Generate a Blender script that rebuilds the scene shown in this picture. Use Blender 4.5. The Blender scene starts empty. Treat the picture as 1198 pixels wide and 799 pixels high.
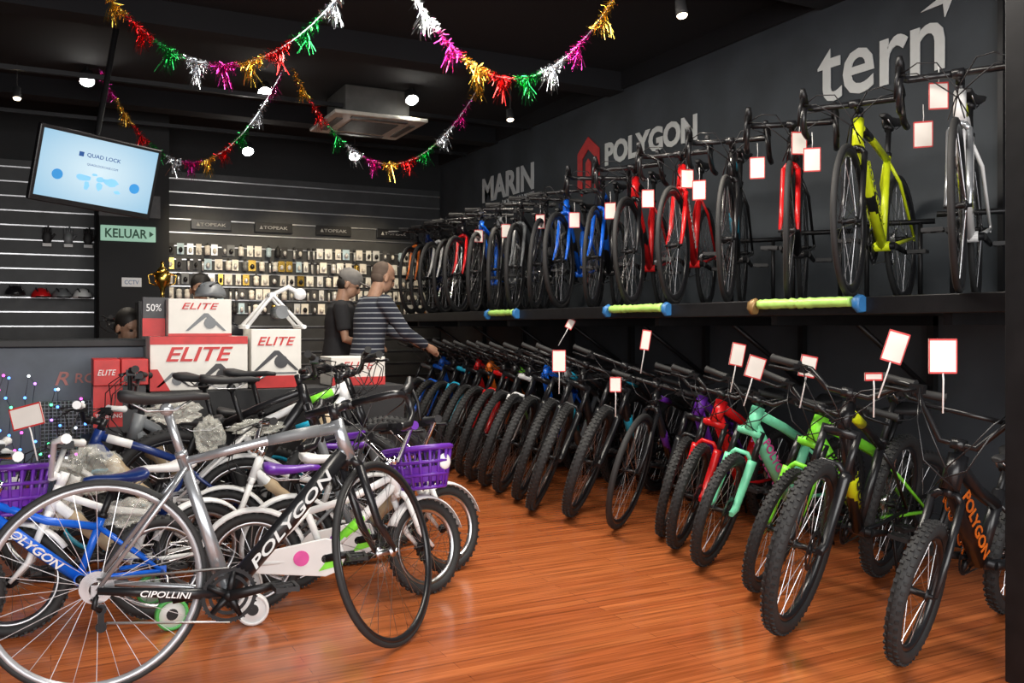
import bpy, math, random
from mathutils import Vector, Matrix
random.seed(7)
S=bpy.context.scene; COL=S.collection
R=math.radians; PI=math.pi
H=1.17; FP=1050.0; T=R(27.2); sT,cT=math.sin(T),math.cos(T)
def at(px,d):
    u=(px-599)/FP; return (d*(sT+cT*u), d*(cT-sT*u))
def aty(px,y):
    u=(px-599)/FP; return y*(sT+cT*u)/(cT-sT*u)
def atx(px,x):
    u=(px-599)/FP; return x*(cT-sT*u)/(sT+cT*u)
def zat(py,d): return H+(383-py)*d/FP
# ---------------------------------------------------------------- materials
MATS={}
TABLE={
 'black_gloss':((.012,.012,.014),.28,0),'black_matte':((.018,.018,.02),.6,0),'black_metal':((.02,.02,.022),.4,.6),
 'rubber':((.018,.018,.019),.7,0),'rubber_grey':((.09,.09,.095),.6,0),'silver':((.75,.76,.78),.35,.45),'rim_silver':((.46,.47,.5),.35,.5),'steel':((.5,.5,.52),.3,1),
 'chrome':((.8,.8,.82),.12,1),'silver_paint':((.42,.44,.47),.25,.65),'red':((.65,.012,.015),.25,0),'blue':((.01,.13,.7),.25,0),
 'cyan':((.02,.45,.7),.3,0),'lime':((.25,.85,.05),.3,0),'mint':((.22,.8,.5),.3,0),'yellow':((.75,.88,.02),.3,0),
 'orange':((.95,.2,.02),.35,0),'purple':((.13,.025,.36),.35,0),'violet':((.22,.04,.42),.35,0),'white':((.82,.82,.82),.35,0),'pink':((.8,.1,.4),.4,0),
 'dark_blue':((.01,.03,.15),.3,0),'grey':((.16,.17,.18),.4,0),'gold':((.85,.55,.12),.25,1),'brown':((.25,.12,.05),.5,0),'beige':((.5,.38,.24),.7,0),
 'card':((.78,.75,.7),.6,0),'card_red':((.55,.03,.03),.5,0),'card_dark':((.05,.05,.055),.5,0),'plastic_white':((.75,.75,.73),.4,0),
 'sign_white':((.62,.64,.64),.6,0),'sign_grey':((.60,.62,.64),.6,0),'dull_red':((.3,.1,.09),.5,0),'dim_white':((.4,.4,.4),.6,0),
 'skin':((.42,.24,.16),.5,0),'hair':((.015,.012,.01),.6,0),'hair_grey':((.12,.085,.065),.8,0),'cloth_black':((.015,.015,.018),.85,0),
 'cloth_grey':((.22,.21,.2),.85,0),'denim':((.03,.035,.06),.85,0),'wrap_green':((.45,.78,.18),.3,0),'tape_blue':((.03,.16,.4),.4,0),'tape_gold':((.3,.18,.07),.4,.3),
 'ac_white':((.5,.48,.43),.5,0),'ac_dark':((.08,.08,.075),.6,0),'cover_green':((.1,.5,.12),.4,0),'pale_blue':((.45,.6,.7),.4,0),'dark_green':((.01,.12,.06),.5,0),
}
def M(name):
    if name in MATS: return MATS[name]
    col,ro,me=TABLE[name]
    m=bpy.data.materials.new(name); m.use_nodes=True; nt=m.node_tree; b=nt.nodes['Principled BSDF']
    tc=nt.nodes.new('ShaderNodeTexCoord'); n=nt.nodes.new('ShaderNodeTexNoise'); n.inputs['Scale'].default_value=14
    cr=nt.nodes.new('ShaderNodeValToRGB')
    lo,hi=(.96,1.03) if name.startswith('sign') or name in('white','card') else (.84,1.13)
    cr.color_ramp.elements[0].color=(*[c*lo for c in col],1); cr.color_ramp.elements[1].color=(*[min(1,c*hi) for c in col],1)
    cr.color_ramp.elements[0].position=.3; cr.color_ramp.elements[1].position=.7
    nt.links.new(tc.outputs['Object'],n.inputs['Vector']); nt.links.new(n.outputs['Fac'],cr.inputs['Fac']); nt.links.new(cr.outputs['Color'],b.inputs['Base Color'])
    b.inputs['Roughness'].default_value=ro; b.inputs['Metallic'].default_value=me
    MATS[name]=m; return m
def emis(name,col,st):
    if name in MATS: return MATS[name]
    m=bpy.data.materials.new(name); m.use_nodes=True; b=m.node_tree.nodes['Principled BSDF']
    b.inputs['Base Color'].default_value=(*col,1); b.inputs['Emission Color'].default_value=(*col,1); b.inputs['Emission Strength'].default_value=st
    MATS[name]=m; return m
def foil(name,col):
    m=bpy.data.materials.new(name); m.use_nodes=True; b=m.node_tree.nodes['Principled BSDF']
    b.inputs['Base Color'].default_value=(*col,1); b.inputs['Metallic'].default_value=.95; b.inputs['Roughness'].default_value=.14
    MATS[name]=m
for n,c in (('foil_silver',(.8,.83,.87)),('foil_magenta',(.75,.05,.42)),('foil_gold',(.9,.6,.1)),('foil_red',(.8,.03,.03)),('foil_green',(.03,.5,.12))): foil(n,c)
def nodes_mat(name):
    m=bpy.data.materials.new(name); m.use_nodes=True; MATS[name]=m; return m,m.node_tree,m.node_tree.nodes['Principled BSDF']
def floor_mat():
    m,nt,b=nodes_mat('floor_wood'); L=nt.links.new
    tc=nt.nodes.new('ShaderNodeTexCoord')
    br=nt.nodes.new('ShaderNodeTexBrick'); br.inputs['Scale'].default_value=1; br.inputs['Brick Width'].default_value=1.25; br.inputs['Row Height'].default_value=.06
    br.inputs['Mortar Size'].default_value=.001; br.inputs['Color1'].default_value=(.46,.135,.042,1); br.inputs['Color2'].default_value=(.35,.088,.026,1); br.inputs['Mortar'].default_value=(.18,.045,.015,1)
    br.offset=.37; br.inputs['Bias'].default_value=-.1
    L(tc.outputs['Object'],br.inputs['Vector'])
    mp=nt.nodes.new('ShaderNodeMapping'); mp.inputs['Scale'].default_value=(1.0,26,1); L(tc.outputs['Object'],mp.inputs['Vector'])
    n=nt.nodes.new('ShaderNodeTexNoise'); n.inputs['Scale'].default_value=2.0; n.inputs['Detail'].default_value=7; L(mp.outputs['Vector'],n.inputs['Vector'])
    cr=nt.nodes.new('ShaderNodeValToRGB'); cr.color_ramp.elements[0].position=.3; cr.color_ramp.elements[0].color=(.58,.54,.5,1); cr.color_ramp.elements[1].position=.7; cr.color_ramp.elements[1].color=(1.3,1.27,1.22,1)
    L(n.outputs['Fac'],cr.inputs['Fac'])
    mx=nt.nodes.new('ShaderNodeMix'); mx.data_type='RGBA'; mx.blend_type='MULTIPLY'; mx.inputs['Factor'].default_value=1
    L(br.outputs['Color'],mx.inputs['A']); L(cr.outputs['Color'],mx.inputs['B']); L(mx.outputs['Result'],b.inputs['Base Color'])
    rr=nt.nodes.new('ShaderNodeMapRange'); rr.inputs['To Min'].default_value=.12; rr.inputs['To Max'].default_value=.28; L(n.outputs['Fac'],rr.inputs['Value']); L(rr.outputs['Result'],b.inputs['Roughness'])
    return m
def wall_mat(name,col,sc=3,ro=.7):
    m,nt,b=nodes_mat(name); L=nt.links.new
    tc=nt.nodes.new('ShaderNodeTexCoord'); n=nt.nodes.new('ShaderNodeTexNoise'); n.inputs['Scale'].default_value=sc; n.inputs['Detail'].default_value=8
    L(tc.outputs['Object'],n.inputs['Vector']); cr=nt.nodes.new('ShaderNodeValToRGB')
    cr.color_ramp.elements[0].position=.3; cr.color_ramp.elements[1].position=.75
    cr.color_ramp.elements[0].color=(*[c*.7 for c in col],1); cr.color_ramp.elements[1].color=(*[c*1.3 for c in col],1)
    L(n.outputs['Fac'],cr.inputs['Fac']); L(cr.outputs['Color'],b.inputs['Base Color']); b.inputs['Roughness'].default_value=ro
    bp=nt.nodes.new('ShaderNodeBump'); bp.inputs['Strength'].default_value=.15; L(n.outputs['Fac'],bp.inputs['Height']); L(bp.outputs['Normal'],b.inputs['Normal'])
    return m
def stripe_mat():
    m,nt,b=nodes_mat('stripe_knit'); L=nt.links.new
    tc=nt.nodes.new('ShaderNodeTexCoord'); sp=nt.nodes.new('ShaderNodeSeparateXYZ'); L(tc.outputs['Object'],sp.inputs[0])
    mu=nt.nodes.new('ShaderNodeMath'); mu.operation='MULTIPLY'; mu.inputs[1].default_value=24; L(sp.outputs['Z'],mu.inputs[0])
    fr=nt.nodes.new('ShaderNodeMath'); fr.operation='FRACT'; L(mu.outputs[0],fr.inputs[0])
    gt=nt.nodes.new('ShaderNodeMath'); gt.operation='GREATER_THAN'; gt.inputs[1].default_value=.78; L(fr.outputs[0],gt.inputs[0])
    mx=nt.nodes.new('ShaderNodeMix'); mx.data_type='RGBA'; mx.inputs['A'].default_value=(.02,.024,.04,1); mx.inputs['B'].default_value=(.3,.32,.35,1)
    L(gt.outputs[0],mx.inputs['Factor']); L(mx.outputs['Result'],b.inputs['Base Color']); b.inputs['Roughness'].default_value=.9
def plastic_mat():
    m,nt,b=nodes_mat('clear_wrap'); b.inputs['Base Color'].default_value=(.9,.9,.82,1); b.inputs['Roughness'].default_value=.08; b.inputs['Alpha'].default_value=.17
    n=nt.nodes.new('ShaderNodeTexNoise'); n.inputs['Scale'].default_value=22; bp=nt.nodes.new('ShaderNodeBump'); bp.inputs['Strength'].default_value=1.0
    nt.links.new(n.outputs['Fac'],bp.inputs['Height']); nt.links.new(bp.outputs['Normal'],b.inputs['Normal'])
floor_mat(); stripe_mat(); plastic_mat()
wall_mat('wall_grey',(.040,.048,.058),2.5); wall_mat('wall_black',(.006,.007,.009)); wall_mat('ceiling_black',(.004,.0045,.007),1.5,.9); wall_mat('panel_dark',(.03,.032,.036),6,.5); wall_mat('counter_grey',(.06,.075,.1),5,.5)
def mat(m): return MATS[m] if m in MATS else M(m)
# ---------------------------------------------------------------- mesh builder
class MB:
    def __init__(s): s.v=[]; s.f=[]; s.sm=[]
    def add(s,vs,fs,sm):
        o=len(s.v); s.v+= [tuple(v) for v in vs]
        for f in fs: s.f.append([i+o for i in f]); s.sm.append(sm)
    def box(s,c,d,Rm=None):
        c=Vector(c); hx,hy,hz=d[0]/2,d[1]/2,d[2]/2
        vs=[Vector((x*hx,y*hy,z*hz)) for x in(-1,1) for y in(-1,1) for z in(-1,1)]
        if Rm is not None: vs=[Rm@v for v in vs]
        s.add([v+c for v in vs],[(0,1,3,2),(4,6,7,5),(0,4,5,1),(2,3,7,6),(0,2,6,4),(1,5,7,3)],False); return s
    def bb(s,x0,x1,y0,y1,z0,z1): return s.box(((x0+x1)/2,(y0+y1)/2,(z0+z1)/2),(x1-x0,y1-y0,z1-z0))
    def tube(s,pts,r,n=8,closed=False,flat=1.0):
        P=[Vector(p) for p in pts]; k=len(P); rs=r if isinstance(r,(list,tuple)) else [r]*k
        tg=[]
        for i in range(k):
            if closed: t=P[(i+1)%k]-P[i-1]
            elif i==0: t=P[1]-P[0]
            elif i==k-1: t=P[-1]-P[-2]
            else: t=(P[i+1]-P[i]).normalized()+(P[i]-P[i-1]).normalized()
            tg.append(t.normalized() if t.length>1e-9 else Vector((0,0,1)))
        a=Vector((0,1,0)) if abs(tg[0].y)<.9 else Vector((0,0,1))
        nr=(a-tg[0]*a.dot(tg[0])).normalized(); vs=[]
        for i in range(k):
            nr=(nr-tg[i]*nr.dot(tg[i])).normalized(); bn=tg[i].cross(nr)
            for j in range(n):
                an=2*PI*j/n; vs.append(P[i]+nr*math.cos(an)*rs[i]*flat+bn*math.sin(an)*rs[i])
        fs=[]
        for i in range(k if closed else k-1):
            for j in range(n):
                b=(i+1)%k; fs.append((i*n+j,i*n+(j+1)%n,b*n+(j+1)%n,b*n+j))
        s.add(vs,fs,n>4)
        if not closed:
            o=len(s.v)-len(vs); s.f.append([o+j for j in range(n)][::-1]); s.sm.append(False)
            s.f.append([o+(k-1)*n+j for j in range(n)]); s.sm.append(False)
        return s
    def lathe(s,prof,c=(0,0,0),n=24,axis='y',closed=False,sm=True):
        k=len(prof); vs=[]
        for i in range(n):
            a=2*PI*i/n; ca,sa=math.cos(a),math.sin(a)
            for r,h in prof:
                vs.append((c[0]+r*ca,c[1]+h,c[2]+r*sa) if axis=='y' else ((c[0]+r*ca,c[1]+r*sa,c[2]+h) if axis=='z' else (c[0]+h,c[1]+r*ca,c[2]+r*sa)))
        fs=[]
        for i in range(n):
            b=(i+1)%n
            for j in range(k if closed else k-1):
                q=(j+1)%k; fs.append((i*k+j,i*k+q,b*k+q,b*k+j))
        s.add(vs,fs,sm); return s
    def ell(s,c,r,n=12,m=8,Rm=None):
        c=Vector(c); vs=[];
        for i in range(m+1):
            p=PI*i/m
            for j in range(n):
                a=2*PI*j/n; v=Vector((r[0]*math.sin(p)*math.cos(a),r[1]*math.sin(p)*math.sin(a),r[2]*math.cos(p)))
                vs.append((Rm@v if Rm is not None else v)+c)
        fs=[(i*n+j,i*n+(j+1)%n,(i+1)*n+(j+1)%n,(i+1)*n+j) for i in range(m) for j in range(n)]
        s.add(vs,fs,True); return s
    def loft(s,rings,sm=True):
        n=len(rings[0]); vs=[v for r in rings for v in r]
        fs=[(i*n+j,i*n+(j+1)%n,(i+1)*n+(j+1)%n,(i+1)*n+j) for i in range(len(rings)-1) for j in range(n)]
        s.add(vs,fs,sm); o=len(s.v)-len(vs)
        s.f.append([o+j for j in range(n)][::-1]); s.sm.append(False); s.f.append([len(s.v)-n+j for j in range(n)]); s.sm.append(False); return s
    def prism(s,pts,ext):
        e=Vector(ext); P=[Vector(p) for p in pts]; n=len(P)
        s.add(P+[p+e for p in P],[list(range(n))[::-1],list(range(n,2*n))]+[(j,(j+1)%n,n+(j+1)%n,n+j) for j in range(n)],False); return s
    def mesh(s,name,m):
        me=bpy.data.meshes.new(name); me.from_pydata(s.v,[],s.f); me.polygons.foreach_set('use_smooth',s.sm)
        me.materials.append(mat(m)); me.update(); return me
    def build(s,name,m,parent=None,bevel=0,loc=None):
        o=bpy.data.objects.new(name,s.mesh(name,m)); COL.objects.link(o)
        if parent: o.parent=parent
        if loc is not None: o.location=loc
        if bevel:
            b=o.modifiers.new('b','BEVEL'); b.width=bevel; b.segments=2; b.limit_method='ANGLE'
        return o
def props(o,label,cat,group=None,kind=None):
    if label: o['label']=label
    if cat: o['category']=cat
    if group: o['group']=group
    if kind: o['kind']=kind
    return o
def empty(name,loc,label,cat,group=None,rot=(0,0,0)):
    o=bpy.data.objects.new(name,None); o.empty_display_size=.1; COL.objects.link(o); o.location=loc; o.rotation_euler=rot
    return props(o,label,cat,group)
def struct(mb,name,m): o=mb.build(name,m); o['kind']='structure'; return o
CACHE={}
def part(name,key,m,fn,parent,mtx=None,label=None):
    k=(key,m)
    if k not in CACHE:
        b=MB(); fn(b); CACHE[k]=b.mesh(name,m)
    o=bpy.data.objects.new(name,CACHE[k]); COL.objects.link(o); o.parent=parent
    if mtx is not None: o.matrix_basis=mtx
    if label: o['label']=label
    return o
TC={}
def text_mesh(txt,w,h,m,depth=.004,shear=0,bold=0):
    k=(txt,w,h,m,depth,shear,bold)
    if k in TC: return TC[k]
    cu=bpy.data.curves.new('t','FONT'); cu.body=txt; cu.extrude=.02; cu.shear=shear; cu.offset=bold; cu.resolution_u=3
    o=bpy.data.objects.new('t',cu); COL.objects.link(o); bpy.context.view_layer.update()
    me=bpy.data.meshes.new_from_object(o.evaluated_get(bpy.context.evaluated_depsgraph_get())); bpy.data.objects.remove(o)
    xs=[v.co.x for v in me.vertices]; ys=[v.co.y for v in me.vertices]
    x0,x1,y0,y1=min(xs),max(xs),min(ys),max(ys); cx=(x0+x1)/2; cy=(y0+y1)/2
    for v in me.vertices:
        v.co=Vector(((v.co.x-cx)*w/(x1-x0),(v.co.y-cy)*h/(y1-y0),v.co.z/.04*depth))
    me.materials.clear(); me.materials.append(mat(m)); TC[k]=me; return me
def text(name,txt,w,h,m,loc,X,Z,parent=None,depth=.004,shear=0,bold=0):
    me=text_mesh(txt,w,h,m,depth,shear,bold)
    o=bpy.data.objects.new(name,me); COL.objects.link(o); o.parent=parent
    X=Vector(X).normalized(); Z=Vector(Z).normalized(); Y=Z.cross(X)
    o.matrix_basis=Matrix.Translation(loc)@Matrix((X,Y,Z)).transposed().to_4x4(); return o
FRX=(1,0,0); FRZ=(0,-1,0)   # facing the street (-Y)
# ---------------------------------------------------------------- room
XW=4.3; YB=10.3; ZC=3.32
struct(MB().bb(-3,XW,-1.5,YB,-.1,0),'floor','floor_wood')
struct(MB().bb(-3,XW,-1.5,YB,ZC,ZC+.1),'ceiling','ceiling_black')
struct(MB().bb(XW,XW+.1,-1.5,YB,0,ZC),'wall_right','wall_grey')
struct(MB().bb(-3,XW,YB,YB+.1,0,ZC),'wall_back','wall_black')
struct(MB().bb(-3.1,-3,-1.5,YB,0,ZC),'wall_left','wall_black')
b=MB(); b.bb(.42,1.06,9.6,YB,0,ZC); struct(b,'wall_column','wall_black')
b=MB()
for y in (1.5,3.9,6.3,8.7): b.bb(-3,XW,y,y+.22,ZC-.16,ZC)
struct(b,'trim_1','ceiling_black')
struct(MB().bb(XW-.03,XW,-1.5,YB,ZC-.14,ZC),'trim_2','ceiling_black')
struct(MB().bb(XW-.015,XW,-1.5,YB,0,.09),'baseboard_right','wall_black')
# slat walls
for nm,x0,x1,lab in (('slat_wall_panel',1.08,4.27,'wide dark slat wall panel with bright rails behind the lit accessories'),('slat_wall_panel',-2.6,.40,'dark slat wall panel left of the column behind the screen')):
    r=empty(nm,(x0,YB,.1),lab,'slat wall')
    MB().bb(0,x1-x0,-.03,0,0,2.75).build('panel','panel_dark',r)
    b=MB()
    for k in range(19): b.bb(0,x1-x0,-.045,-.03,.06+k*.145,.072+k*.145)
    b.build('rail','steel',r)
# wall lettering
r=empty('wall_sign',(XW,8.47,2.55),'grey capital lettering of five letters on the dark wall, farthest sign','sign')
text('lettering','MARIN',1.2,.27,'sign_grey',(-.01,0,.14),(0,-1,0),(-1,0,0),r,.006,0,.03)
text('lettering','MOUNTAIN BIKES',.7,.06,'sign_grey',(-.01,-.25,-.05),(0,-1,0),(-1,0,0),r,.006)
r=empty('wall_sign',(XW,5.95,2.57),'white angular lettering beside a red hexagon emblem on the dark wall','sign')
text('lettering','POLYGON',1.25,.2,'sign_white',(-.01,0,.1),(0,-1,0),(-1,0,0),r,.006,0,.04)
hexo=[(.0,.25),(.18,.12),(.18,-.2),(.105,-.27),(.105,.06),(0,.14),(-.105,.06),(-.105,-.27),(-.18,-.2),(-.18,.12)]
MB().prism([(-.006,.9-a,.06+z) for a,z in hexo],(-.008,0,0)).build('emblem','card_red',r)
MB().prism([(-.006,.9-a,.06+z) for a,z in ((-.04,-.25),(.04,-.25),(.04,.02),(0,.055),(-.04,.02))],(-.008,0,0)).build('emblem_core','card_red',r)
r=empty('wall_sign',(XW,3.69,2.6),'large white lower case lettering with an arrow emblem on the dark wall','sign')
text('lettering','tern',.9,.33,'sign_white',(-.01,0,.13),(0,-1,0),(-1,0,0),r,.006,0,.012)
MB().prism([(-.006,-.30,.315),(-.006,-.53,.40),(-.006,-.45,.245),(-.006,-.44,.32)],(-.006,0,0)).build('emblem','sign_white',r)
# right post
x,y=at(1203,2.95)
r=empty('display_post',(x,y,0),'tall dark steel upright at the right edge of the photo','post')
MB().bb(-.055,.055,-.045,.045,0,ZC-.01).build('upright','black_metal',r,.004)
b=MB(); b.bb(.055,1.4,-.02,.02,2.35,2.42); b.bb(.055,1.4,-.02,.02,1.5,1.56); b.build('crossbar','black_metal',r)
b=MB(); b.bb(-.075,.065,-.14,-.045,2.0,2.03); b.build('bracket','brown',r)
r=empty('white_cushion',(x-.02,y-.095,2.113),'small white plush bundle on the bracket of the right post','cushion')
b=MB(); b.ell((0,0,0),(.065,.05,.085),14,10); b.ell((-.02,0,.08),(.04,.04,.04)); b.build('body','plastic_white',r)
r=empty('wire_grid_panel',(XW-.02,2.6,1.35),'black wire grid panel fixed on the wall behind the right post','wire panel')
b=MB()
for k in range(13): b.tube([(0,-.3+k*.05,0),(0,-.3+k*.05,1.8)],.0035,4)
for k in range(37): b.tube([(0,-.3,k*.05),(0,.3,k*.05)],.0035,4)
b.build('wires','black_metal',r)
b=MB(); b.bb(-.015,.015,-.32,-.29,-.02,1.82); b.bb(-.015,.015,.29,.32,-.02,1.82); b.bb(-.015,.015,-.3,.3,-.02,.01); b.bb(-.015,.015,-.3,.3,1.79,1.82); b.build('panel_frame','black_metal',r)
# shelf
ZS=1.30; XS=3.08; YS=1.95
r=empty('bike_shelf',(XS,YS,0),'long black shelf along the right wall carrying the upper row of bicycles','shelf')
MB().bb(.0,1.22,0,7.4,ZS-.07,ZS-.03).build('shelf_board','black_metal',r)
MB().bb(-.02,.03,0,7.4,ZS-.075,ZS).build('front_rail','black_metal',r,.004)
MB().bb(.03,1.21,.01,7.39,ZS-.03,ZS).build('deck','black_matte',r)
for k in range(8):
    y=.4+k*.95
    b=MB(); b.bb(.05,1.21,y-.02,y+.02,ZS-.12,ZS-.07); b.bb(1.17,1.21,y-.02,y+.02,ZS-.5,ZS-.07); b.tube([(.6,y,ZS-.1),(1.18,y,ZS-.48)],.015,6)
    b.build('bracket','black_metal',r)
# ---------------------------------------------------------------- bicycles
SPEC={
 'racer':dict(R=.34,tw=.0120,rh=.010,wb=.99,bbh=.27,cs=.41,sa=73,st=.50,sh=.70,ha=72.5,FL=.375,rake=.045,ht=.15,bar='drop',sl=.11,fr=.017,fork='rigid',cr=.09,hw=.2),
 'road':dict(R=.34,tw=.0135,rh=.03,wb=.99,bbh=.27,cs=.41,sa=73,st=.50,sh=.70,ha=72.5,FL=.375,rake=.045,ht=.14,bar='drop',sl=.10,fr=.021,fork='rigid',cr=.085,hw=.2),
 'hybrid':dict(R=.345,tw=.018,rh=.018,wb=1.02,bbh=.28,cs=.43,sa=73,st=.40,sh=.58,ha=71,FL=.395,rake=.045,ht=.09,bar='flat',sl=.09,fr=.018,fork='rigid',cr=.08,hw=.28),
 'mtb':dict(R=.355,tw=.03,rh=.012,wb=1.09,bbh=.31,cs=.44,sa=73,st=.42,sh=.62,ha=69,FL=.50,rake=.045,ht=.10,bar='flat',sl=.08,fr=.022,fork='susp',cr=.075,hw=.35),
 'mtb26':dict(R=.34,tw=.03,rh=.012,wb=1.04,bbh=.30,cs=.43,sa=73,st=.40,sh=.64,ha=70,FL=.47,rake=.045,ht=.11,bar='riser',sl=.08,fr=.023,fork='susp',cr=.08,hw=.33),
 'kid20':dict(R=.262,tw=.024,rh=.012,wb=.86,bbh=.255,cs=.36,sa=72,st=.30,sh=.48,ha=69,FL=.36,rake=.04,ht=.10,bar='riser',sl=.06,fr=.022,fork='susp',cr=.062,hw=.28),
 'kid24':dict(R=.285,tw=.026,rh=.012,wb=.97,bbh=.275,cs=.39,sa=72,st=.33,sh=.54,ha=70,FL=.41,rake=.04,ht=.12,bar='riser',sl=.07,fr=.029,fork='susp',cr=.065,hw=.3),
 'bmx':dict(R=.255,tw=.028,rh=.012,wb=.86,bbh=.28,cs=.36,sa=71,st=.28,sh=.42,ha=73,FL=.36,rake=.035,ht=.13,bar='bmx',sl=.05,fr=.030,fork='rigid',cr=.07,hw=.3),
 'kid16':dict(R=.205,tw=.023,rh=.010,wb=.74,bbh=.205,cs=.29,sa=70,st=.25,sh=.40,ha=69,FL=.27,rake=.035,ht=.10,bar='high',sl=.04,fr=.018,fork='rigid',cr=.05,hw=.25),
}
def geo(K):
    p=SPEC[K]; g={}
    ra=Vector((-p['wb'],0,p['R'])); fa=Vector((0,0,p['R']))
    bbx=Vector((-p['wb']+math.sqrt(p['cs']**2-(p['R']-p['bbh'])**2),0,p['bbh']))
    ha=R(p['ha']); ua=Vector((-math.cos(ha),0,math.sin(ha))); pf=Vector((math.sin(ha),0,math.cos(ha)))
    P0=fa-pf*p['rake']; CR=P0+ua*p['FL']; HB=CR+ua*.012; HT=HB+ua*p['ht']
    sa=R(p['sa']); us=Vector((-math.cos(sa),0,math.sin(sa)))
    g.update(p=p,ra=ra,fa=fa,bb=bbx,ua=ua,pf=pf,P0=P0,CR=CR,HB=HB,HT=HT,us=us,ST=bbx+us*p['st'],SD=bbx+us*p['sh'],stem0=HT+ua*.03)
    g['clamp']=HT+ua*.035+Vector((math.cos(R(12)),0,math.sin(R(12))))*p['sl']
    return g
GEO={k:geo(k) for k in SPEC}
def Y(v,y): return Vector((v.x,y,v.z))
def f_frame(K):
    def fn(b):
        g=GEO[K]; r=g['p']['fr']; ST,BB,HB,HT,ua,us,ra=g['ST'],g['bb'],g['HB'],g['HT'],g['ua'],g['us'],g['ra']
        dt=HB+ua*.035; tt=HT-ua*.03
        if K=='racer':
            b.tube([HB,(HB+HT)/2,HT],[.028,.023,.023],14,flat=.8); b.tube([BB,BB+us*.2,ST],[.029,.022,.019],14,flat=.65)
            s0=ST-us*.03; b.tube([s0,(s0+tt)/2+Vector((0,0,.008)),tt],[.015,.017,.023],14,flat=.8)
        else:
            b.tube([HB,HT],r*1.15,12); b.tube([BB,ST],r*.85,10)
            if K in('kid16','bmx'):
                tt0=BB+us*(g['p']['st']*.8); b.tube([tt0,(tt0+tt)/2+Vector((0,0,-.02)),tt],r*.85,10)
            else: b.tube([ST-us*.03,(ST-us*.03+tt)/2+Vector((0,0,.008)),tt],r*.85,10)
        b.tube([BB,(BB+dt)/2+Vector((0,0,-.006)),dt],[r*1.15,r*1.25,r*1.1],12)
        b.lathe([(0,-.036),(.024,-.036),(.024,.036),(0,.036)],BB,14,'y',sm=False)
        for s in(-1,1):
            b.tube([Y(BB,s*.02),Y(BB+(ra-BB)*.3,s*.045),Y(ra,s*.065)],[.011,.011,.008],8)
            b.tube([Y(ST-us*.05,s*.012),Y(ST-us*.05+(ra-ST+us*.05)*.25,s*.045),Y(ra,s*.065)],[.009,.009,.007],8)
            b.box(Y(ra,s*.065),(.035,.005,.035))
    return fn
def f_accent(K):
    def fn(b):
        g=GEO[K]; r=g['p']['fr']; BB,HB,ua=g['bb'],g['HB'],g['ua']
        dt=HB+ua*.035; d=dt-BB; m=BB+d*.5+Vector((0,0,-.006))
        if K=='racer': b.tube([BB+d*.03,m,BB+d*.97],[.031,.033,.030],16,flat=.8)
        else: b.tube([BB+d*.2,m,BB+d*.55],[r*1.2,r*1.3,r*1.28],12)
    return fn
def f_accent2(K):
    def fn(b):
        g=GEO[K]; r=g['p']['fr']; ua,HT,ST,us=g['ua'],g['HT'],g['ST'],g['us']
        tt=HT-ua*.03; e=tt-(ST-us*.03); b.tube([ST-us*.03+e*.62+Vector((0,0,.007)),ST-us*.03+e*.9+Vector((0,0,.002))],r*.93,10)
    return fn
def f_stay(K):
    def fn(b):
        g=GEO[K]; BB,ra=g['bb'],g['ra']
        b.tube([Y(BB,-.021),Y(BB+(ra-BB)*.3,-.047),Y(ra,-.068)],[.016,.019,.012],10,flat=.8)
    return fn
def f_foam(K):
    def fn(b):
        g=GEO[K]; r=g['p']['fr']*1.55; BB,dt=g['bb'],g['HB']+g['ua']*.035; d=dt-BB
        b.tube([BB+d*(.25+.08*i)+Vector((0,0,-.004)) for i in range(8)],[r*(1+.12*math.sin(i*2.3)) for i in range(8)],10)
    return fn
def f_fork(K):
    def fn(b):
        g=GEO[K]; p=g['p']; ua,CR,fa,HB=g['ua'],g['CR'],g['fa'],g['HB']; w=p['tw']+.022 if p['fork']=='rigid' else p['tw']+.034
        b.tube([CR-ua*.01,HB+ua*.01],.02,10)
        if p['fork']=='rigid':
            q=1.35 if K=='racer' else 1
            b.tube([Y(CR-ua*.025,-w),Y(CR,-w*.6),CR+ua*.0,Y(CR,w*.6),Y(CR-ua*.025,w)],.014*(1.25 if q>1 else 1),8)
            for s in(-1,1):
                a=CR-ua*.02; b.tube([Y(a,s*w),Y(a-ua*(p['FL']*.6),s*w*1.05),Y(fa,s*(w+.006))],[.014*q,.013*q,.008*q],8,flat=1/q)
        else:
            b.tube([Y(CR,-w),CR+ua*.008,Y(CR,w)],[.02,.024,.02],10)
            for s in(-1,1):
                t=CR-ua*(p['FL']*.34)
                b.tube([Y(t+ua*.01,s*w),Y(t-ua*.02,s*w),Y(g['P0']+ua*.03,s*w),Y(fa,s*w)],[.024,.023,.019,.014],10)
            t=CR-ua*(p['FL']*.34)
            b.tube([Y(t,-w),Y(t+ua*.035+g['pf']*.02,-w*.5),Y(t+ua*.035+g['pf']*.02,w*.5),Y(t,w)],.012,8)
    return fn
def f_stanch(K,s):
    def fn(b):
        g=GEO[K]; p=g['p']; w=p['tw']+.034
        b.tube([Y(g['CR']+g['ua']*.02,s*w),Y(g['CR']-g['ua']*(p['FL']*.36),s*w)],.0155,10)
    return fn
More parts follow.
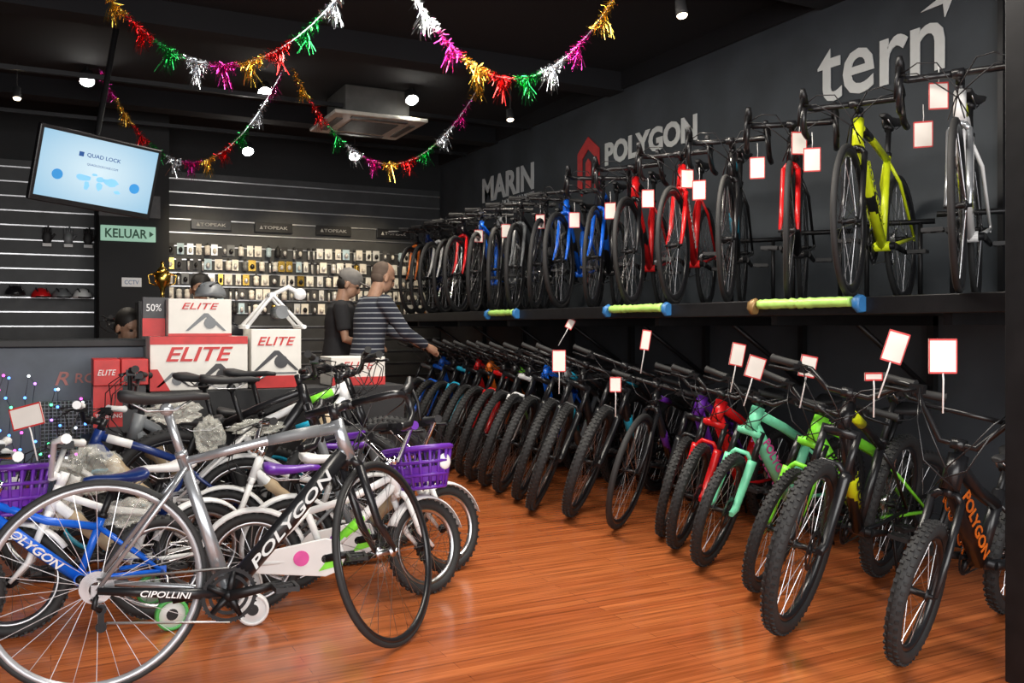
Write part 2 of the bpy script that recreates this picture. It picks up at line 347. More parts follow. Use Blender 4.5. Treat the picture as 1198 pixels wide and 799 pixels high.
def f_tyre(K):
    def fn(b):
        p=SPEC[K]; t=p['tw']; c=p['R']-t; n=8
        b.lathe([(c+t*math.cos(2*PI*j/n)*1.0,t*math.sin(2*PI*j/n)) for j in range(n)],n=64,closed=True)
        if t>.02:
            m=int(p['R']*190)
            for i in range(m):
                a=2*PI*i/m
                for q,(yy,rr) in enumerate(((-.6,.8),(0,1.0),(.6,.8))):
                    aa=a+(PI/m if q==1 else 0); rad=c+t*rr
                    Rm=Matrix.Rotation(-aa,3,'Y'); b.box((rad*math.cos(aa),yy*t,rad*math.sin(aa)),(.008,t*.42,.011),Rm)
    return fn
def f_rim(K):
    def fn(b):
        p=SPEC[K]; r1=p['R']-2*p['tw']+.006; r0=r1-p['rh']-.008; w=max(.011,p['tw']*.55)
        b.lathe([(r1,-w),(r1,w),(r1-.008,w),(r0,w*.35),(r0,-w*.35),(r1-.008,-w)],n=64,closed=True)
    return fn
def f_spokes(K):
    def fn(b):
        p=SPEC[K]; r1=p['R']-2*p['tw']-p['rh']; n=28 if p['R']>.3 else 20
        for i in range(n):
            a=2*PI*i/n; s=1 if i%2 else -1; a2=a+(.35 if i%4<2 else -.35)
            b.tube([(.02*math.cos(a2),s*.028,.02*math.sin(a2)),(r1*math.cos(a),s*.003,r1*math.sin(a))],.0011,3)
    return fn
def f_hub(K):
    def fn(b):
        b.lathe([(0,-.05),(.008,-.05),(.008,-.035),(.022,-.032),(.022,-.026),(.012,-.022),(.012,.022),(.022,.026),(.022,.032),(.008,.035),(.008,.05),(0,.05)],n=14)
        if SPEC[K]['fork']=='susp' : b.lathe([(.06,.038),(.08,.038),(.08,.040),(.06,.040)],n=28,closed=True,sm=False); [b.tube([(.01,.039,0),(.065*math.cos(k*1.2566),.039,.065*math.sin(k*1.2566))],.003,4) for k in range(5)]
    return fn
def f_bar(K):
    def fn(b):
        g=GEO[K]; p=g['p']; c=g['clamp']; w=p['hw']
        def q(x,y,z): return (c.x+x,y,c.z+z)
        if p['bar']=='drop':
            for s in(-1,1):
                b.tube([q(0,0,0),q(0,s*.12,0),q(.005,s*(w-.015),0),q(.03,s*w,0),q(.07,s*(w+.005),-.005),q(.09,s*(w+.007),-.035),q(.085,s*(w+.01),-.08),q(.05,s*(w+.012),-.115),q(0,s*(w+.014),-.125),q(-.03,s*(w+.014),-.125)],.0145,8)
        elif p['bar']=='flat':
            b.tube([q(-.04,-w,0),q(-.01,-.12,0),q(0,0,0),q(-.01,.12,0),q(-.04,w,0)],.012,8)
        elif p['bar']=='riser':
            b.tube([q(-.05,-w,.06),q(-.02,-.16,.055),q(0,-.08,0),q(0,.08,0),q(-.02,.16,.055),q(-.05,w,.06)],.0115,8)
        elif p['bar']=='bmx':
            b.tube([q(-.05,-w,.17),q(-.01,-.18,.165),q(0,-.06,0),q(0,.06,0),q(-.01,.18,.165),q(-.05,w,.17)],.0115,8); b.tube([q(-.005,-.13,.11),q(-.005,.13,.11)],.009,8)
        else:
            b.tube([q(-.08,-w,.13),q(-.03,-.17,.125),q(0,-.04,0),q(0,.04,0),q(-.03,.17,.125),q(-.08,w,.13)],.011,8)
    return fn
def bar_end(K,s):
    g=GEO[K]; p=g['p']; c=g['clamp']; w=p['hw']
    z={'flat':0,'riser':.06,'bmx':.17,'high':.13}.get(p['bar'],0); x={'flat':-.04,'riser':-.05,'bmx':-.05,'high':-.08}.get(p['bar'],0)
    return Vector((c.x+x,s*w,c.z+z))
def f_grip(K,s):
    def fn(b):
        e=bar_end(K,s); d=Vector((.03,-s*.12,0)); b.tube([e-d*.04,e,e+d*.5,e+d*.95,e+d],[.019,.016,.015,.016,.019],10)
    return fn
def f_lever(K,s):
    def fn(b):
        g=GEO[K]; c=g['clamp']; w=g['p']['hw']
        if g['p']['bar']=='drop':
            def q(x,y,z): return (c.x+x,y,c.z+z)
            b.tube([q(.045,s*(w+.004),.0),q(.09,s*(w+.004),.014),q(.12,s*(w),.035),q(.135,s*w,.065)],[.016,.019,.018,.011],8)
            b.tube([q(.125,s*w,.03),q(.15,s*(w+.01),-.03),q(.125,s*(w+.02),-.10)],[.009,.008,.006],6)
        else:
            e=bar_end(K,s)+Vector((.03,-s*.13,0)); b.box(e+Vector((.005,0,-.01)),(.04,.05,.03)); b.tube([e+Vector((.02,0,-.01)),e+Vector((.055,s*.03,-.02)),e+Vector((.03,s*.12,-.025))],.006,6)
    return fn
def f_cables(K):
    def fn(b):
        g=GEO[K]; c=g['clamp']
        for s in(-1,1):
            e=(Vector((c.x+.10,s*(g['p']['hw']),c.z)) if g['p']['bar']=='drop' else bar_end(K,s)+Vector((.05,-s*.14,0)))
            for k in(0,1):
                m=Vector((c.x+.09+.03*k,s*.07,c.z+.03-.09*k)); f=Y(g['HB']+g['pf']*.03,-s*.02*(k+1))
                b.tube([e,(e+m)/2+Vector((.05,0,.01)),m,(m+f)/2+Vector((.04,-s*.02,0)),f],.0028,5)
    return fn
def f_stem(K):
    def fn(b):
        g=GEO[K]; b.tube([g['HT']-g['ua']*.0,g['HT']+g['ua']*.055],.018,10); b.tube([g['HT']+g['ua']*.035,g['clamp']],[.016,.014],8); b.lathe([(0,-.022),(.02,-.022),(.02,.022),(0,.022)],g['clamp'],12,'y')
    return fn
def f_post(K):
    def fn(b): g=GEO[K]; q=1.1 if K=='racer' else 1; b.tube([g['ST']-g['us']*.06,g['SD']-g['us']*.045],.0135*q,10); b.lathe([(0,-.02),(.022,-.02),(.022,.02),(0,.02)],g['SD']-g['us']*.045,10,'y'); b.tube([g['ST']-g['us']*.012,g['ST']+g['us']*.006],.021,10)
    return fn
def f_saddle(K):
    def fn(b):
        c=GEO[K]['SD']; big=K in('kid16','kid20'); sc=1.0 if K in('racer','road','hybrid','mtb','mtb26') else .82; wd=1.0 if K not in('road','racer') else .88
        if big: wd=1.15
        rings=[]
        for x,w,z,t in((.15,.012,-.004,.012),(.145,.02,0,.02),(.1,.022,.004,.026),(.03,.027,0,.03),(-.03,.042,0,.034),(-.075,.066,.006,.04),(-.11,.072,.012,.042),(-.13,.06,.014,.036),(-.137,.04,.012,.02)):
            ring=[]
            for j in range(12):
                a=2*PI*j/12; ca,sa=math.cos(a),math.sin(a)
                yy=w*wd*abs(ca)**.7*(1 if ca>=0 else -1); zz=(t*.35*sa if sa>0 else t*.75*sa)
                ring.append((c.x+x*sc,yy,c.z+z+zz-.0))
            rings.append(ring)
        b.loft(rings)
    return fn
def f_rails(K):
    def fn(b):
        c=GEO[K]['SD']
        for s in(-1,1): b.tube([(c.x+.09,s*.012,c.z-.015),(c.x+.04,s*.022,c.z-.045),(c.x-.05,s*.022,c.z-.045),(c.x-.1,s*.035,c.z-.015)],.0035,5)
    return fn
def f_crank(K):
    def fn(b):
        p=SPEC[K]; r=p['cr']; L=.17 if p['R']>.3 else .12; a=R(8)
        b.lathe([(r,-.047),(r,-.043),(r*.86,-.043),(r*.86,-.047)],n=36,closed=True,sm=False)
        nt=int(r*420)
        for i in range(nt):
            t=2*PI*i/nt; b.box((r*math.cos(t),-.045,r*math.sin(t)),(.008,.003,.005),Matrix.Rotation(-t,3,'Y'))
        if p['R']>.3: b.lathe([(r*.74,-.038),(r*.74,-.034),(r*.62,-.034),(r*.62,-.038)],n=30,closed=True,sm=False)
        for k in range(5):
            t=2*PI*k/5+a; b.tube([(0,-.045,0),(r*.88*math.cos(t),-.045,r*.88*math.sin(t))],[.016,.009],6)
        b.lathe([(0,-.062),(.018,-.062),(.018,.06),(0,.06)],n=14)
        for s in(-1,1):
            d=Vector((math.cos(a),0,math.sin(a)))*L*(1 if s<0 else -1)
            b.tube([(0,s*.058,0),(d.x*.5,s*.066,d.z*.5),(d.x,s*.075,d.z)],[.019,.016,.013],8,flat=.7)
    return fn
def f_pedal(K):
    def fn(b):
        b.tube([(0,-.045,0),(0,.045,0)],.007,8); b.box((.033,0,0),(.012,.085,.018)); b.box((-.033,0,0),(.012,.085,.018)); b.box((0,.04,0),(.075,.008,.014)); b.box((0,-.04,0),(.075,.008,.014)); b.box((0,0,0),(.05,.02,.016))
    return fn
def f_chain(K):
    def fn(b):
        g=GEO[K]; r=g['p']['cr']; B=g['bb']; A=g['ra']; c=.03
        geared=g['p']['R']>.23 and K!='bmx'
        b.tube([(B.x,-.045,B.z+r),(A.x,-.045,A.z+c)],.0042,4)
        if geared:
            b.tube([(B.x,-.045,B.z-r),(A.x+.03,-.045,A.z-.11),(A.x-.0,-.045,A.z-.125),(A.x+.01,-.045,A.z-.06),(A.x-.02,-.045,A.z-.03)],.0042,4)
        else: b.tube([(B.x,-.045,B.z-r),(A.x,-.045,A.z-c)],.0042,4)
    return fn
def f_cass(K):
    def fn(b):
        A=GEO[K]['ra']; geared=SPEC[K]['R']>.23 and K!='bmx'
        for k in range(7 if geared else 1):
            rr=.028+.004*k; q=.0045 if k<6 else .006; y=-.047+.004*k
            b.lathe([(rr,y),(rr,y+.002),(rr-q,y+.002),(rr-q,y)],A,26,'y',closed=True,sm=False)
            for j in range(4): b.tube([(A.x,y+.001,A.z),(A.x+(rr-q)*math.cos(j*PI/2+k*.2),y+.001,A.z+(rr-q)*math.sin(j*PI/2+k*.2))],.003,4)
    return fn
def f_derail(K):
    def fn(b):
        A=GEO[K]['ra']; b.tube([(A.x,-.06,A.z-.01),(A.x-.01,-.07,A.z-.05),(A.x+.01,-.055,A.z-.065)],.009,6)
        for z in(-.065,-.12): b.lathe([(0,-.05),(.017,-.05),(.017,-.042),(0,-.042)],(A.x+.012,0,A.z+z),12,'y',sm=False)
        b.box((A.x+.012,-.053,A.z-.092),(.018,.004,.07))
    return fn
def f_kick(K):
    def fn(b):
        g=GEO[K]; A=g['bb']*.35+g['ra']*.65; b.tube([Y(A,.05),(A.x-.02,.13,.005+.0)],.007,6)
    return fn
def bike(K,c,loc,head,label,group=None,lean=0,steer=0,word=None,wordm='white',train=False,guard=None,basket=None,fender=None,kick=False,name='bicycle',foam=None):
    p=SPEC[K]; g=GEO[K]
    lz=loc[2] if len(loc)>2 else 0
    root=empty(name,(loc[0],loc[1],lz+abs(math.sin(lean))*p['tw']*.3),label,'bicycle',group,(-lean,0,head))
    St=Matrix.Translation(g['P0'])@Matrix.Rotation(steer,4,g['ua'])@Matrix.Translation(-g['P0'])
    fr=part('frame',K+'fr',c['frame'],f_frame(K),root)
    if foam: part('foam_sleeve',K+'fo',foam,f_foam(K),fr)
    if c.get('acc'):
        part('accent_panel',K+'ac',c['acc'],f_accent(K),fr)
        if K not in('kid16','bmx','racer'): part('top_tube_panel',K+'a2',c['acc'],f_accent2(K),fr)
    if word:
        d=(g['HB']+g['ua']*.035-g['bb']); mid=g['bb']+d*.52+Vector((0,0,-.006)); L=d.length*(.66 if K=='racer' else (.8 if K=='bmx' else .62)); rr=(.0265 if K=='racer' else p['fr']*1.32)+.0015; dn=d.normalized()
        hh=p['fr']*(2.1 if K=='racer' else 1.75)
        text('lettering',word,L,hh,wordm,mid+Vector((0,-rr,0)),dn,(0,-1,0),fr,.002,.25,.02)
        text('lettering',word,L,hh,wordm,mid+Vector((0,rr,0)),-dn,(0,1,0),fr,.002,.25,.02)
    if K=='racer':
        part('chainstay_panel',K+'cp','black_gloss',f_stay(K),fr)
        a_,b2=g['bb'],g['ra']; d=(a_-b2).normalized(); text('lettering','CIPOLLINI',.155,.02,'white',Y(b2.lerp(a_,.5),-.08),(d.x,d.y,d.z),(0,-1,0),fr,.002,.2,.01)
        tt=g['HT']-g['ua']*.03; s0=g['ST']-g['us']*.03; b_=MB(); m_=s0.lerp(tt,.7); b_.tube([s0.lerp(tt,.52)+Vector((0,0,.008)),m_+Vector((0,0,.007)),s0.lerp(tt,.86)+Vector((0,0,.003))],[.0175,.0205,.0225],14,flat=.83); b_.build('top_tube_panel','grey',fr)
    fk=part('fork',K+'fk',c['fork'],f_fork(K),root,St)
    if p['fork']=='susp':
        for s in(-1,1): part('stanchion',K+'sn%d'%s,c.get('st','black_gloss'),f_stanch(K,s),fk)
    for ax,mt,rm in((g['ra'],Matrix.Identity(4),c.get('rear_rim',c['rim'])),(g['fa'],St,c['rim'])):
        w=part('wheel',K+'rim',rm,f_rim(K),root,mt@Matrix.Translation(ax))
        part('tyre',K+'ty',c.get('tyre','rubber'),f_tyre(K),w); part('spokes',K+'sp',c.get('spoke','steel') if ax is g['ra'] else c.get('fspoke',c.get('spoke','steel')),f_spokes(K),w); part('hub',K+'hb',c.get('hub','black_metal'),f_hub(K),w)
    br=part('handlebar',K+'br',c.get('bar','black_gloss'),f_bar(K),root,St)
    for s in(-1,1):
        if p['bar']!='drop': part('grip',K+'gr%d'%s,c.get('grip','rubber'),f_grip(K,s),br)
        part('brake_lever',K+'lv%d'%s,'black_metal',f_lever(K,s),br)
    part('cables',K+'cb','black_gloss',f_cables(K),br)
    part('stem',K+'sm',c.get('bar','black_gloss'),f_stem(K),root,St)
    part('seat_post',K+'po',c.get('post','black_metal'),f_post(K),root)
    sd=part('saddle',K+'sa',c.get('saddle','black_matte'),f_saddle(K),root); part('saddle_rails',K+'rl','steel',f_rails(K),sd)
    cm=Matrix.Translation(g['bb']); ck=part('crankset',K+'ck',c.get('crank','black_metal'),f_crank(K),root,cm)
    L=.17 if p['R']>.3 else .12; a=R(8)
    for s in(-1,1):
        d=Vector((math.cos(a),0,math.sin(a)))*L*(1 if s<0 else -1); part('pedal',K+'pd','black_matte',f_pedal(K),ck,Matrix.Translation((d.x,s*.13,d.z)))
    part('chain',K+'ch','steel',f_chain(K),root); part('sprocket',K+'cs','steel',f_cass(K),root)
    if p['R']>.23 and K!='bmx': part('derailleur',K+'dr','black_metal',f_derail(K),root)
    if kick: part('kickstand',K+'ks','black_metal',f_kick(K),root)
    if train:
        for s in(-1,1):
            o=MB(); A=g['ra']; o.tube([(A.x,s*.07,A.z),(A.x-.01,s*.11,A.z-.02),(A.x-.01,s*.17,.065)],.007,6); ar=o.build('training_wheel_arm','steel',root)
            o=MB(); o.lathe([(.062,-.013),(.062,.013),(.05,.018),(.05,-.018)],(A.x-.01,s*.19,.064),24,'y',closed=True); tw=o.build('tyre','white' if train!='cover_green' else 'cover_green',ar)
            o=MB(); o.lathe([(0,-.012),(.05,-.012),(.05,.012),(0,.012)],(A.x-.01,s*.19,.064),24,'y'); o.build('hub',train if train!='cover_green' else 'white',ar)
            o=MB(); o.lathe([(0,s*.013-.002),(.022,s*.013-.002),(.022,s*.013+.002),(0,s*.013+.002)],(A.x-.01,s*.19,.064),16,'y',sm=False); o.build('hub_cap','black_matte',ar)
    if guard:
        B=g['bb'];A=g['ra']; pts=[(B.x+.085,-.062,B.z+.0),(B.x+.06,-.062,B.z+.07),(B.x,-.062,B.z+.085),(A.x+.02,-.062,A.z+.045),(A.x-.03,-.062,A.z),(A.x+.02,-.062,A.z-.04),(B.x,-.062,B.z-.075),(B.x+.06,-.062,B.z-.055)]
        gd=MB().prism(pts,(0,.012,0)).build('chain_guard','white',root,.004)
        o=MB(); o.lathe([(0,0),(.032,0),(.032,-.003),(0,-.003)],(B.x-.1,-.063,B.z+.01),20,'y',sm=False); o.build('round_sticker',guard,gd)
        MB().prism([(B.x-.03,-.064,B.z-.05),(B.x+.07,-.064,B.z-.03),(B.x+.05,-.064,B.z+.05)],(0,.001,0)).build('corner_sticker','lime',gd)
    if fender:
        for ax,mt in((g['ra'],Matrix.Identity(4)),(g['fa'],St)):
            o=MB(); rr=p['R']+.014; a0,a1=(R(20),R(190)) if ax is g['ra'] else (R(15),R(150))
            rings=[]
            for i in range(18):
                t=a0+(a1-a0)*i/17; ring=[]
                for y,dr in((-.032,-.012),(-.02,.0),(0,.006),(.02,0),(.032,-.012),(.02,-.004),(0,.002),(-.02,-.004)): ring.append(((rr+dr)*math.cos(t),y,(rr+dr)*math.sin(t)))
                rings.append(ring)
            o.loft(rings); q=o.build('mudguard',fender,root); q.matrix_basis=mt@Matrix.Translation(ax)
    if basket:
        c0=g['clamp']+Vector((.14,0,.02)); o=MB()
        def rect(k,z): 
            w=.12+.04*k; l=.085+.03*k; return [(c0.x+math.cos(t)*l*1.15,math.sin(t)*w*1.1,c0.z+z) for t in [2*PI*(i+.5)/20 for i in range(20)]]
        for k,z in((0,-.15),(.35,-.095),(.7,-.04),(1,.02)): o.tube(rect(k,z),.008 if k<1 else .013,6,closed=True)
        A_,B_=rect(0,-.15),rect(1,.02)
        for i in range(20): o.tube([A_[i],B_[i]],.007,5)
        o.loft([rect(0,-.155),rect(.02,-.145)])
        n_=20; r1,r2=rect(.12,-.125),rect(.55,-.06); o.add(r1+r2,[(i,(i+1)%n_,n_+(i+1)%n_,n_+i) for i in range(n_)],True)
        q=o.build('basket',basket,root); q.matrix_basis=St
        o=MB(); o.ell((c0.x+.02,-.155,c0.z-.045),(.035,.012,.035)); w_=o.build('flower_badge','white',q)
    return root
# ---- price tags
def tag(loc,yaw,label,w=.075,h=.11,up=False,tilt=0,group='price tags'):
    r=empty('price_tag',loc,label,'tag',group,(0,tilt,yaw)); s=1 if up else -1
    zc=s*(.05+h/2)
    MB().box((0,0,zc),(w,.002,h)).build('card','card',r)
    b=MB()
    for yy in(-.0015,.0015):
        for sx in(-1,1): b.box((sx*(w/2-.002),yy,zc),(.004,.001,h))
        for sz in(-1,1): b.box((0,yy,zc+sz*(h/2-.003)),(w,.001,.006))
    b.build('border','card_red',r)
    b=MB()
    b.tube([(0,0,-.08 if up else .02),(.002,0,s*.03),(0,0,s*.052)],.0015 if not up else .003,5); b.build('string','white',r)
    return r
# ---- upper row
def C(frame,fork=None,acc=None,rim='black_gloss',**k): return dict(frame=frame,fork=fork or frame,acc=acc,rim=rim,**k)
GU='bicycles on the wall shelf'
ords=['nearest','second nearest','third','fourth','fifth','sixth','seventh','eighth','ninth','tenth','eleventh','twelfth','thirteenth','fourteenth','fifteenth','sixteenth','seventeenth','eighteenth','nineteenth','twentieth']
UP=[(1122,3.13,'road',C('white','silver_paint','yellow'),32,'white and yellow','black_gloss'),
 (995,3.15,'road',C('yellow','black_gloss','black_gloss',),27,'yellow and black','yellow'),
 (922,3.2,'road',C('black_gloss','red','red'),41,'black and red',None),
 (850,3.2,'road',C('black_gloss','black_gloss','cyan',),44,'black with blue detail',None),
 (788,3.18,'road',C('red','red','red'),40,'bright red','white'),
 (738,3.2,'road',C('red','black_gloss','black_gloss'),42,'red with black fork',None),
 (692,3.22,'road',C('black_gloss','blue','blue'),46,'black and blue',None),
 (655,3.22,'hybrid',C('blue','blue','black_gloss'),44,'bright blue',None),
 (626,3.24,'hybrid',C('black_gloss','black_gloss','grey'),48,'plain black',None),
 (602,3.24,'hybrid',C('black_gloss','grey',),48,'black with grey fork',None),
 (579,3.24,'hybrid',C('grey','black_gloss'),48,'grey',None),
 (556,3.24,'hybrid',C('blue','black_gloss'),48,'blue with black fork',None),
 (536,3.24,'hybrid',C('black_gloss','red'),48,'black with red fork',None),
 (520,3.24,'hybrid',C('black_gloss','black_gloss'),48,'black',None),
 (505,3.24,'hybrid',C('black_gloss','white'),48,'black with white fork',None),
 (492,3.24,'hybrid',C('dark_blue','black_gloss'),48,'dark blue',None),
 (481,3.24,'hybrid',C('black_gloss','orange'),48,'black with orange fork',None)]
for i,(px,xx,K,c,a,desc,w) in enumerate(UP):
    bike(K,c,(xx,atx(px,xx),ZS+.001),R(180+a),'%s %s bicycle on the wall shelf, %s from the right'%(desc,'drop bar' if K=='road' else 'flat bar',ords[i]),GU,steer=R(random.uniform(-3,8)),word='POLYGON' if w else None,wordm=w or 'white',lean=R(random.uniform(-1.5,3)))
# shelf stands
for i,px in enumerate((1150,1045,955,880)):
    r=empty('bike_stand',(3.95,atx(px,3.95),ZS),'black upright rear wheel stand on the wall shelf, %s from the right'%ords[i],'bike stand','rear wheel stands',(0,0,R(35)))
    for s in(-1,1): MB().tube([(.0,s*.13,0),(0,s*.13,.42)],.012,8).build('upright','black_metal',r)
    MB().tube([(0,-.2,.42),(0,.2,.42)],.014,8).build('crossbar','black_metal',r); MB().box((0,0,.01),(.3,.34,.02)).build('base','black_metal',r)
# padded wraps on the rail
for x,(pa,pb) in enumerate(((890,998),(716,776),(574,602))):
    y1,y0=atx(pa,XS-.03),atx(pb,XS-.03)
    r=empty('padded_wrap',(XS-.035,(y0+y1)/2,ZS-.02),['lime padding wrapped on the shelf edge below the yellow bicycle','lime padding wrapped on the shelf edge below the red bicycles','lime padding wrapped on the far shelf edge behind the mountain bikes'][x],'padding','padded shelf wraps')
    L=(y1-y0)/2; b=MB(); n=30
    pts=[(0,-L+2*L*k/n,.0) for k in range(n+1)]; b.tube(pts,[.024+.002*math.sin(k*2.1)+random.uniform(-.003,.002) for k in range(n+1)],7); b.build('foam','wrap_green',r)
    for s,m in((-1,'tape_blue'),(1,'tape_gold' if x==0 else 'tape_blue')):
        b=MB(); b.tube([(0,s*(L+.02),-.015),(0,s*(L+.035),-.01),(0,s*(L+.06),-.01)],[.028,.036,.03],7,flat=1.2); b.build('tape_end',m,r)
# ---- lower row
GF='bicycles standing on the floor along the wall'
FL=[((2.66,2.16),'bmx',C('black_gloss','black_gloss',None,crank='black_metal'),13,'black low-framed small-wheeled','POLYGON','orange',8,11),
 ((2.52,2.59),'mtb26',C('black_gloss','black_gloss','yellow'),22,'black and yellow','POLYGON','black_gloss',10,6),
 ((2.83,3.04),'kid24',C('lime','lime'),2,'lime green small-wheeled','POLYGON','black_gloss',9,28),
 ((2.89,3.49),'kid24',C('mint','mint'),10,'mint green small-wheeled','POLYGON','pink',9,24),
 ((2.98,3.84),'kid24',C('red','red'),20,'red small-wheeled','POLYGON','black_gloss',9,19),
 ((3.08,4.10),'kid24',C('purple','black_gloss'),26,'purple small-wheeled',None,None,9,18),
 ((2.95,4.36),'hybrid',C('black_gloss','black_gloss','purple'),27,'black and purple thin-tyred',None,None,10,12),
 ((2.90,4.78),'mtb',C('black_gloss','black_gloss','cyan'),27,'black and cyan wide-tyred',None,None,13,20),
 ((2.79,5.07),'mtb',C('black_gloss','black_gloss'),28,'glossy black wide-tyred',None,None,13,20),
 ((2.87,5.42),'mtb',C('grey','black_gloss','cyan'),29,'grey and cyan wide-tyred',None,None,13,20),
 ((2.88,5.72),'mtb',C('blue','black_gloss'),30,'blue with black fork',None,None,13,20),
 ((2.90,6.00),'mtb',C('black_gloss','white'),30,'black with white fork',None,None,13,20),
 ((2.92,6.28),'mtb',C('black_gloss','black_gloss','lime'),30,'black and lime',None,None,13,20),
 ((2.96,6.55),'mtb',C('black_gloss','red'),30,'black with red fork',None,None,13,20),
 ((2.96,6.82),'mtb',C('orange','black_gloss'),30,'orange framed',None,None,13,20),
 ((2.98,7.10),'mtb',C('red','black_gloss'),30,'red framed',None,None,13,20),
 ((3.0,7.38),'mtb',C('black_gloss','cyan'),30,'black with cyan fork',None,None,13,20),
 ((3.0,7.66),'mtb',C('black_gloss','black_gloss'),30,'plain black',None,None,13,20),
 ((3.0,7.94),'mtb',C('blue','blue'),30,'all blue',None,None,13,20),
 ((3.0,8.25),'mtb',C('black_gloss','grey'),30,'black with grey fork',None,None,13,20)]
for i,(loc,K,c,a,desc,w,wm,ln,st) in enumerate(FL):
    bike(K,c,loc,R(180+a),'%s bicycle in the floor row along the wall, %s from the right'%(desc,ords[i]),GF,lean=R(ln),steer=R(st+random.uniform(-3,3)),word=w,wordm=wm or 'white',kick=True)
# tags
def wtag(px,py,d,yaw,label,**k):
    x,y=at(px,d); return tag((x,y,zat(py,d)),yaw,label,**k)
TY=-T
TG=[(1080,128,3.75,'white','big tag hanging under the white and yellow bicycle'),(1098,82,3.65,'','tag on the brake hood of the white and yellow bicycle'),(950,160,4.1,'','tag hanging left of the yellow and black shelf bicycle'),
 (935,142,4.3,'','tag over the black and red shelf bicycle'),(886,172,4.5,'','tag hanging between the black red and blue detailed shelf bicycles'),(818,200,4.9,'','tag hanging by the black and blue detailed shelf bicycle'),(804,188,5.2,'','tag hanging beside the bright red shelf bicycle'),
 (758,212,5.4,'','tag hanging between the two red shelf bicycles'),(714,228,5.9,'','tag hanging beside the first blue shelf bicycle'),(672,240,6.3,'','tag hanging over the second blue shelf bicycle'),(632,243,6.8,'','tag hanging over the plain black shelf bicycle'),(592,255,7.3,'','tag hanging over the grey shelf bicycle'),(560,262,7.8,'','tag hanging far along the wall shelf')]
for px,py,d,_,lab in TG: wtag(px,py,d,TY+R(random.uniform(-25,10)),'white price '+lab)
for px,py,d,yaw,lab,w,h,tl in ((1103,455,2.95,-.35,'large white price tag with red border over the low black bicycle',.095,.115,.0),(1036,440,3.1,-.7,'tall white price tag standing over the black and yellow floor bicycle',.07,.11,.3),
  (940,455,3.7,-.3,'price tag standing over the lime green bicycle',.07,.09,.2),(876,455,4.0,-.3,'tilted price tag standing over the mint green bicycle',.08,.1,.3),(858,440,4.3,-.2,'price tag standing over the red floor bicycle',.07,.11,.2),
  (752,420,4.9,-.5,'narrow price tag standing over the black and purple bicycle',.05,.11,.15),(720,470,4.7,-.4,'small square price tag low in the floor row',.06,.08,0),(654,445,5.3,-.3,'broad price tag standing over the black and cyan bicycle',.08,.13,0),
  (660,392,6.0,-.5,'small tilted price tag at the middle of the floor row',.05,.07,.5),(1022,462,3.2,-.2,'short price label at the handlebar of the black and yellow floor bicycle',.07,.03,0)):
    x,y=at(px,d); tag((x,y,zat(py,d)),yaw-.1,lab,w,h,True,tl)
# ---------------------------------------------------------------- left cluster
GC='bicycles crowded on the left'
hero=bike('racer',C('silver_paint','black_gloss','black_gloss',rim='black_gloss',rear_rim='rim_silver',crank='black_metal',post='silver_paint',hub='steel'),(1.12,3.14),R(-1),'silver and black drop bar racing bicycle in the left foreground',GC,lean=R(2),steer=R(44),word='POLYGON',wordm='sign_white')
def px_bike(K,c,px,d,head,label,**k): return bike(K,c,at(px,d),R(head),label,GC,**k)
x0,y0=at(185,3.62); hd=R(186)
bike('kid16',C('blue','blue',None,'steel',tyre='rubber',grip='white',bar='chrome',saddle='dark_blue'),(x0+.74*math.cos(hd),y0+.74*math.sin(hd)),hd,'blue child bicycle with training wheels behind the rear wheel of the racing bicycle',GC,train='cover_green',word='POLYGON',wordm='white')
px_bike('kid16',C('white','white','lime','steel',saddle='purple',grip='purple',bar='chrome'),500,3.95,-8,'white child bicycle with purple basket and training wheels',train='white',guard='pink',basket='purple',fender='white',steer=R(30))
px_bike('kid16',C('grey','white',None,'steel',saddle='white',grip='black_matte',bar='chrome'),524,4.3,-4,'grey child bicycle with white saddle next to the basket bicycle',guard='violet',fender='white',steer=R(25),foam='beige')
px_bike('kid16',C('white','white',None,'steel',saddle='white',grip='white',bar='white'),14,3.4,196,'white child bicycle with purple basket at the left edge',basket='purple',fender='white',steer=R(-25),foam='beige')
px_bike('mtb26',C('white','grey','lime'),452,4.75,-6,'white mountain bicycle behind the racing bicycle',steer=R(25),foam='beige')
px_bike('kid20',C('black_gloss','black_gloss','cyan','cyan'),420,5.05,-12,'black bicycle with cyan rims in the middle of the left group',steer=R(20),foam='white')
px_bike('bmx',C('grey','black_gloss',None,'cyan',bar='black_gloss'),120,4.5,188,'grey low bicycle with cyan rims left of the white mountain bicycle',steer=R(-20),foam='beige')
px_bike('mtb26',C('black_gloss','black_gloss'),455,5.0,-32,'black mountain bicycle at the back of the left group',steer=R(35))
px_bike('mtb26',C('black_gloss','grey'),405,4.45,-40,'black mountain bicycle with grey fork in the middle of the left group',steer=R(30))
px_bike('kid20',C('dark_blue','white','white','steel',saddle='black_matte',grip='white'),60,4.15,175,'dark blue child bicycle with white grips at left',steer=R(-20),fender='white',foam='beige')
px_bike('kid16',C('white','white',None,'steel',saddle='purple',bar='chrome'),262,4.2,184,'white child bicycle with purple saddle in the middle of the left group',steer=R(-15),fender='white',guard='lime',foam='beige')
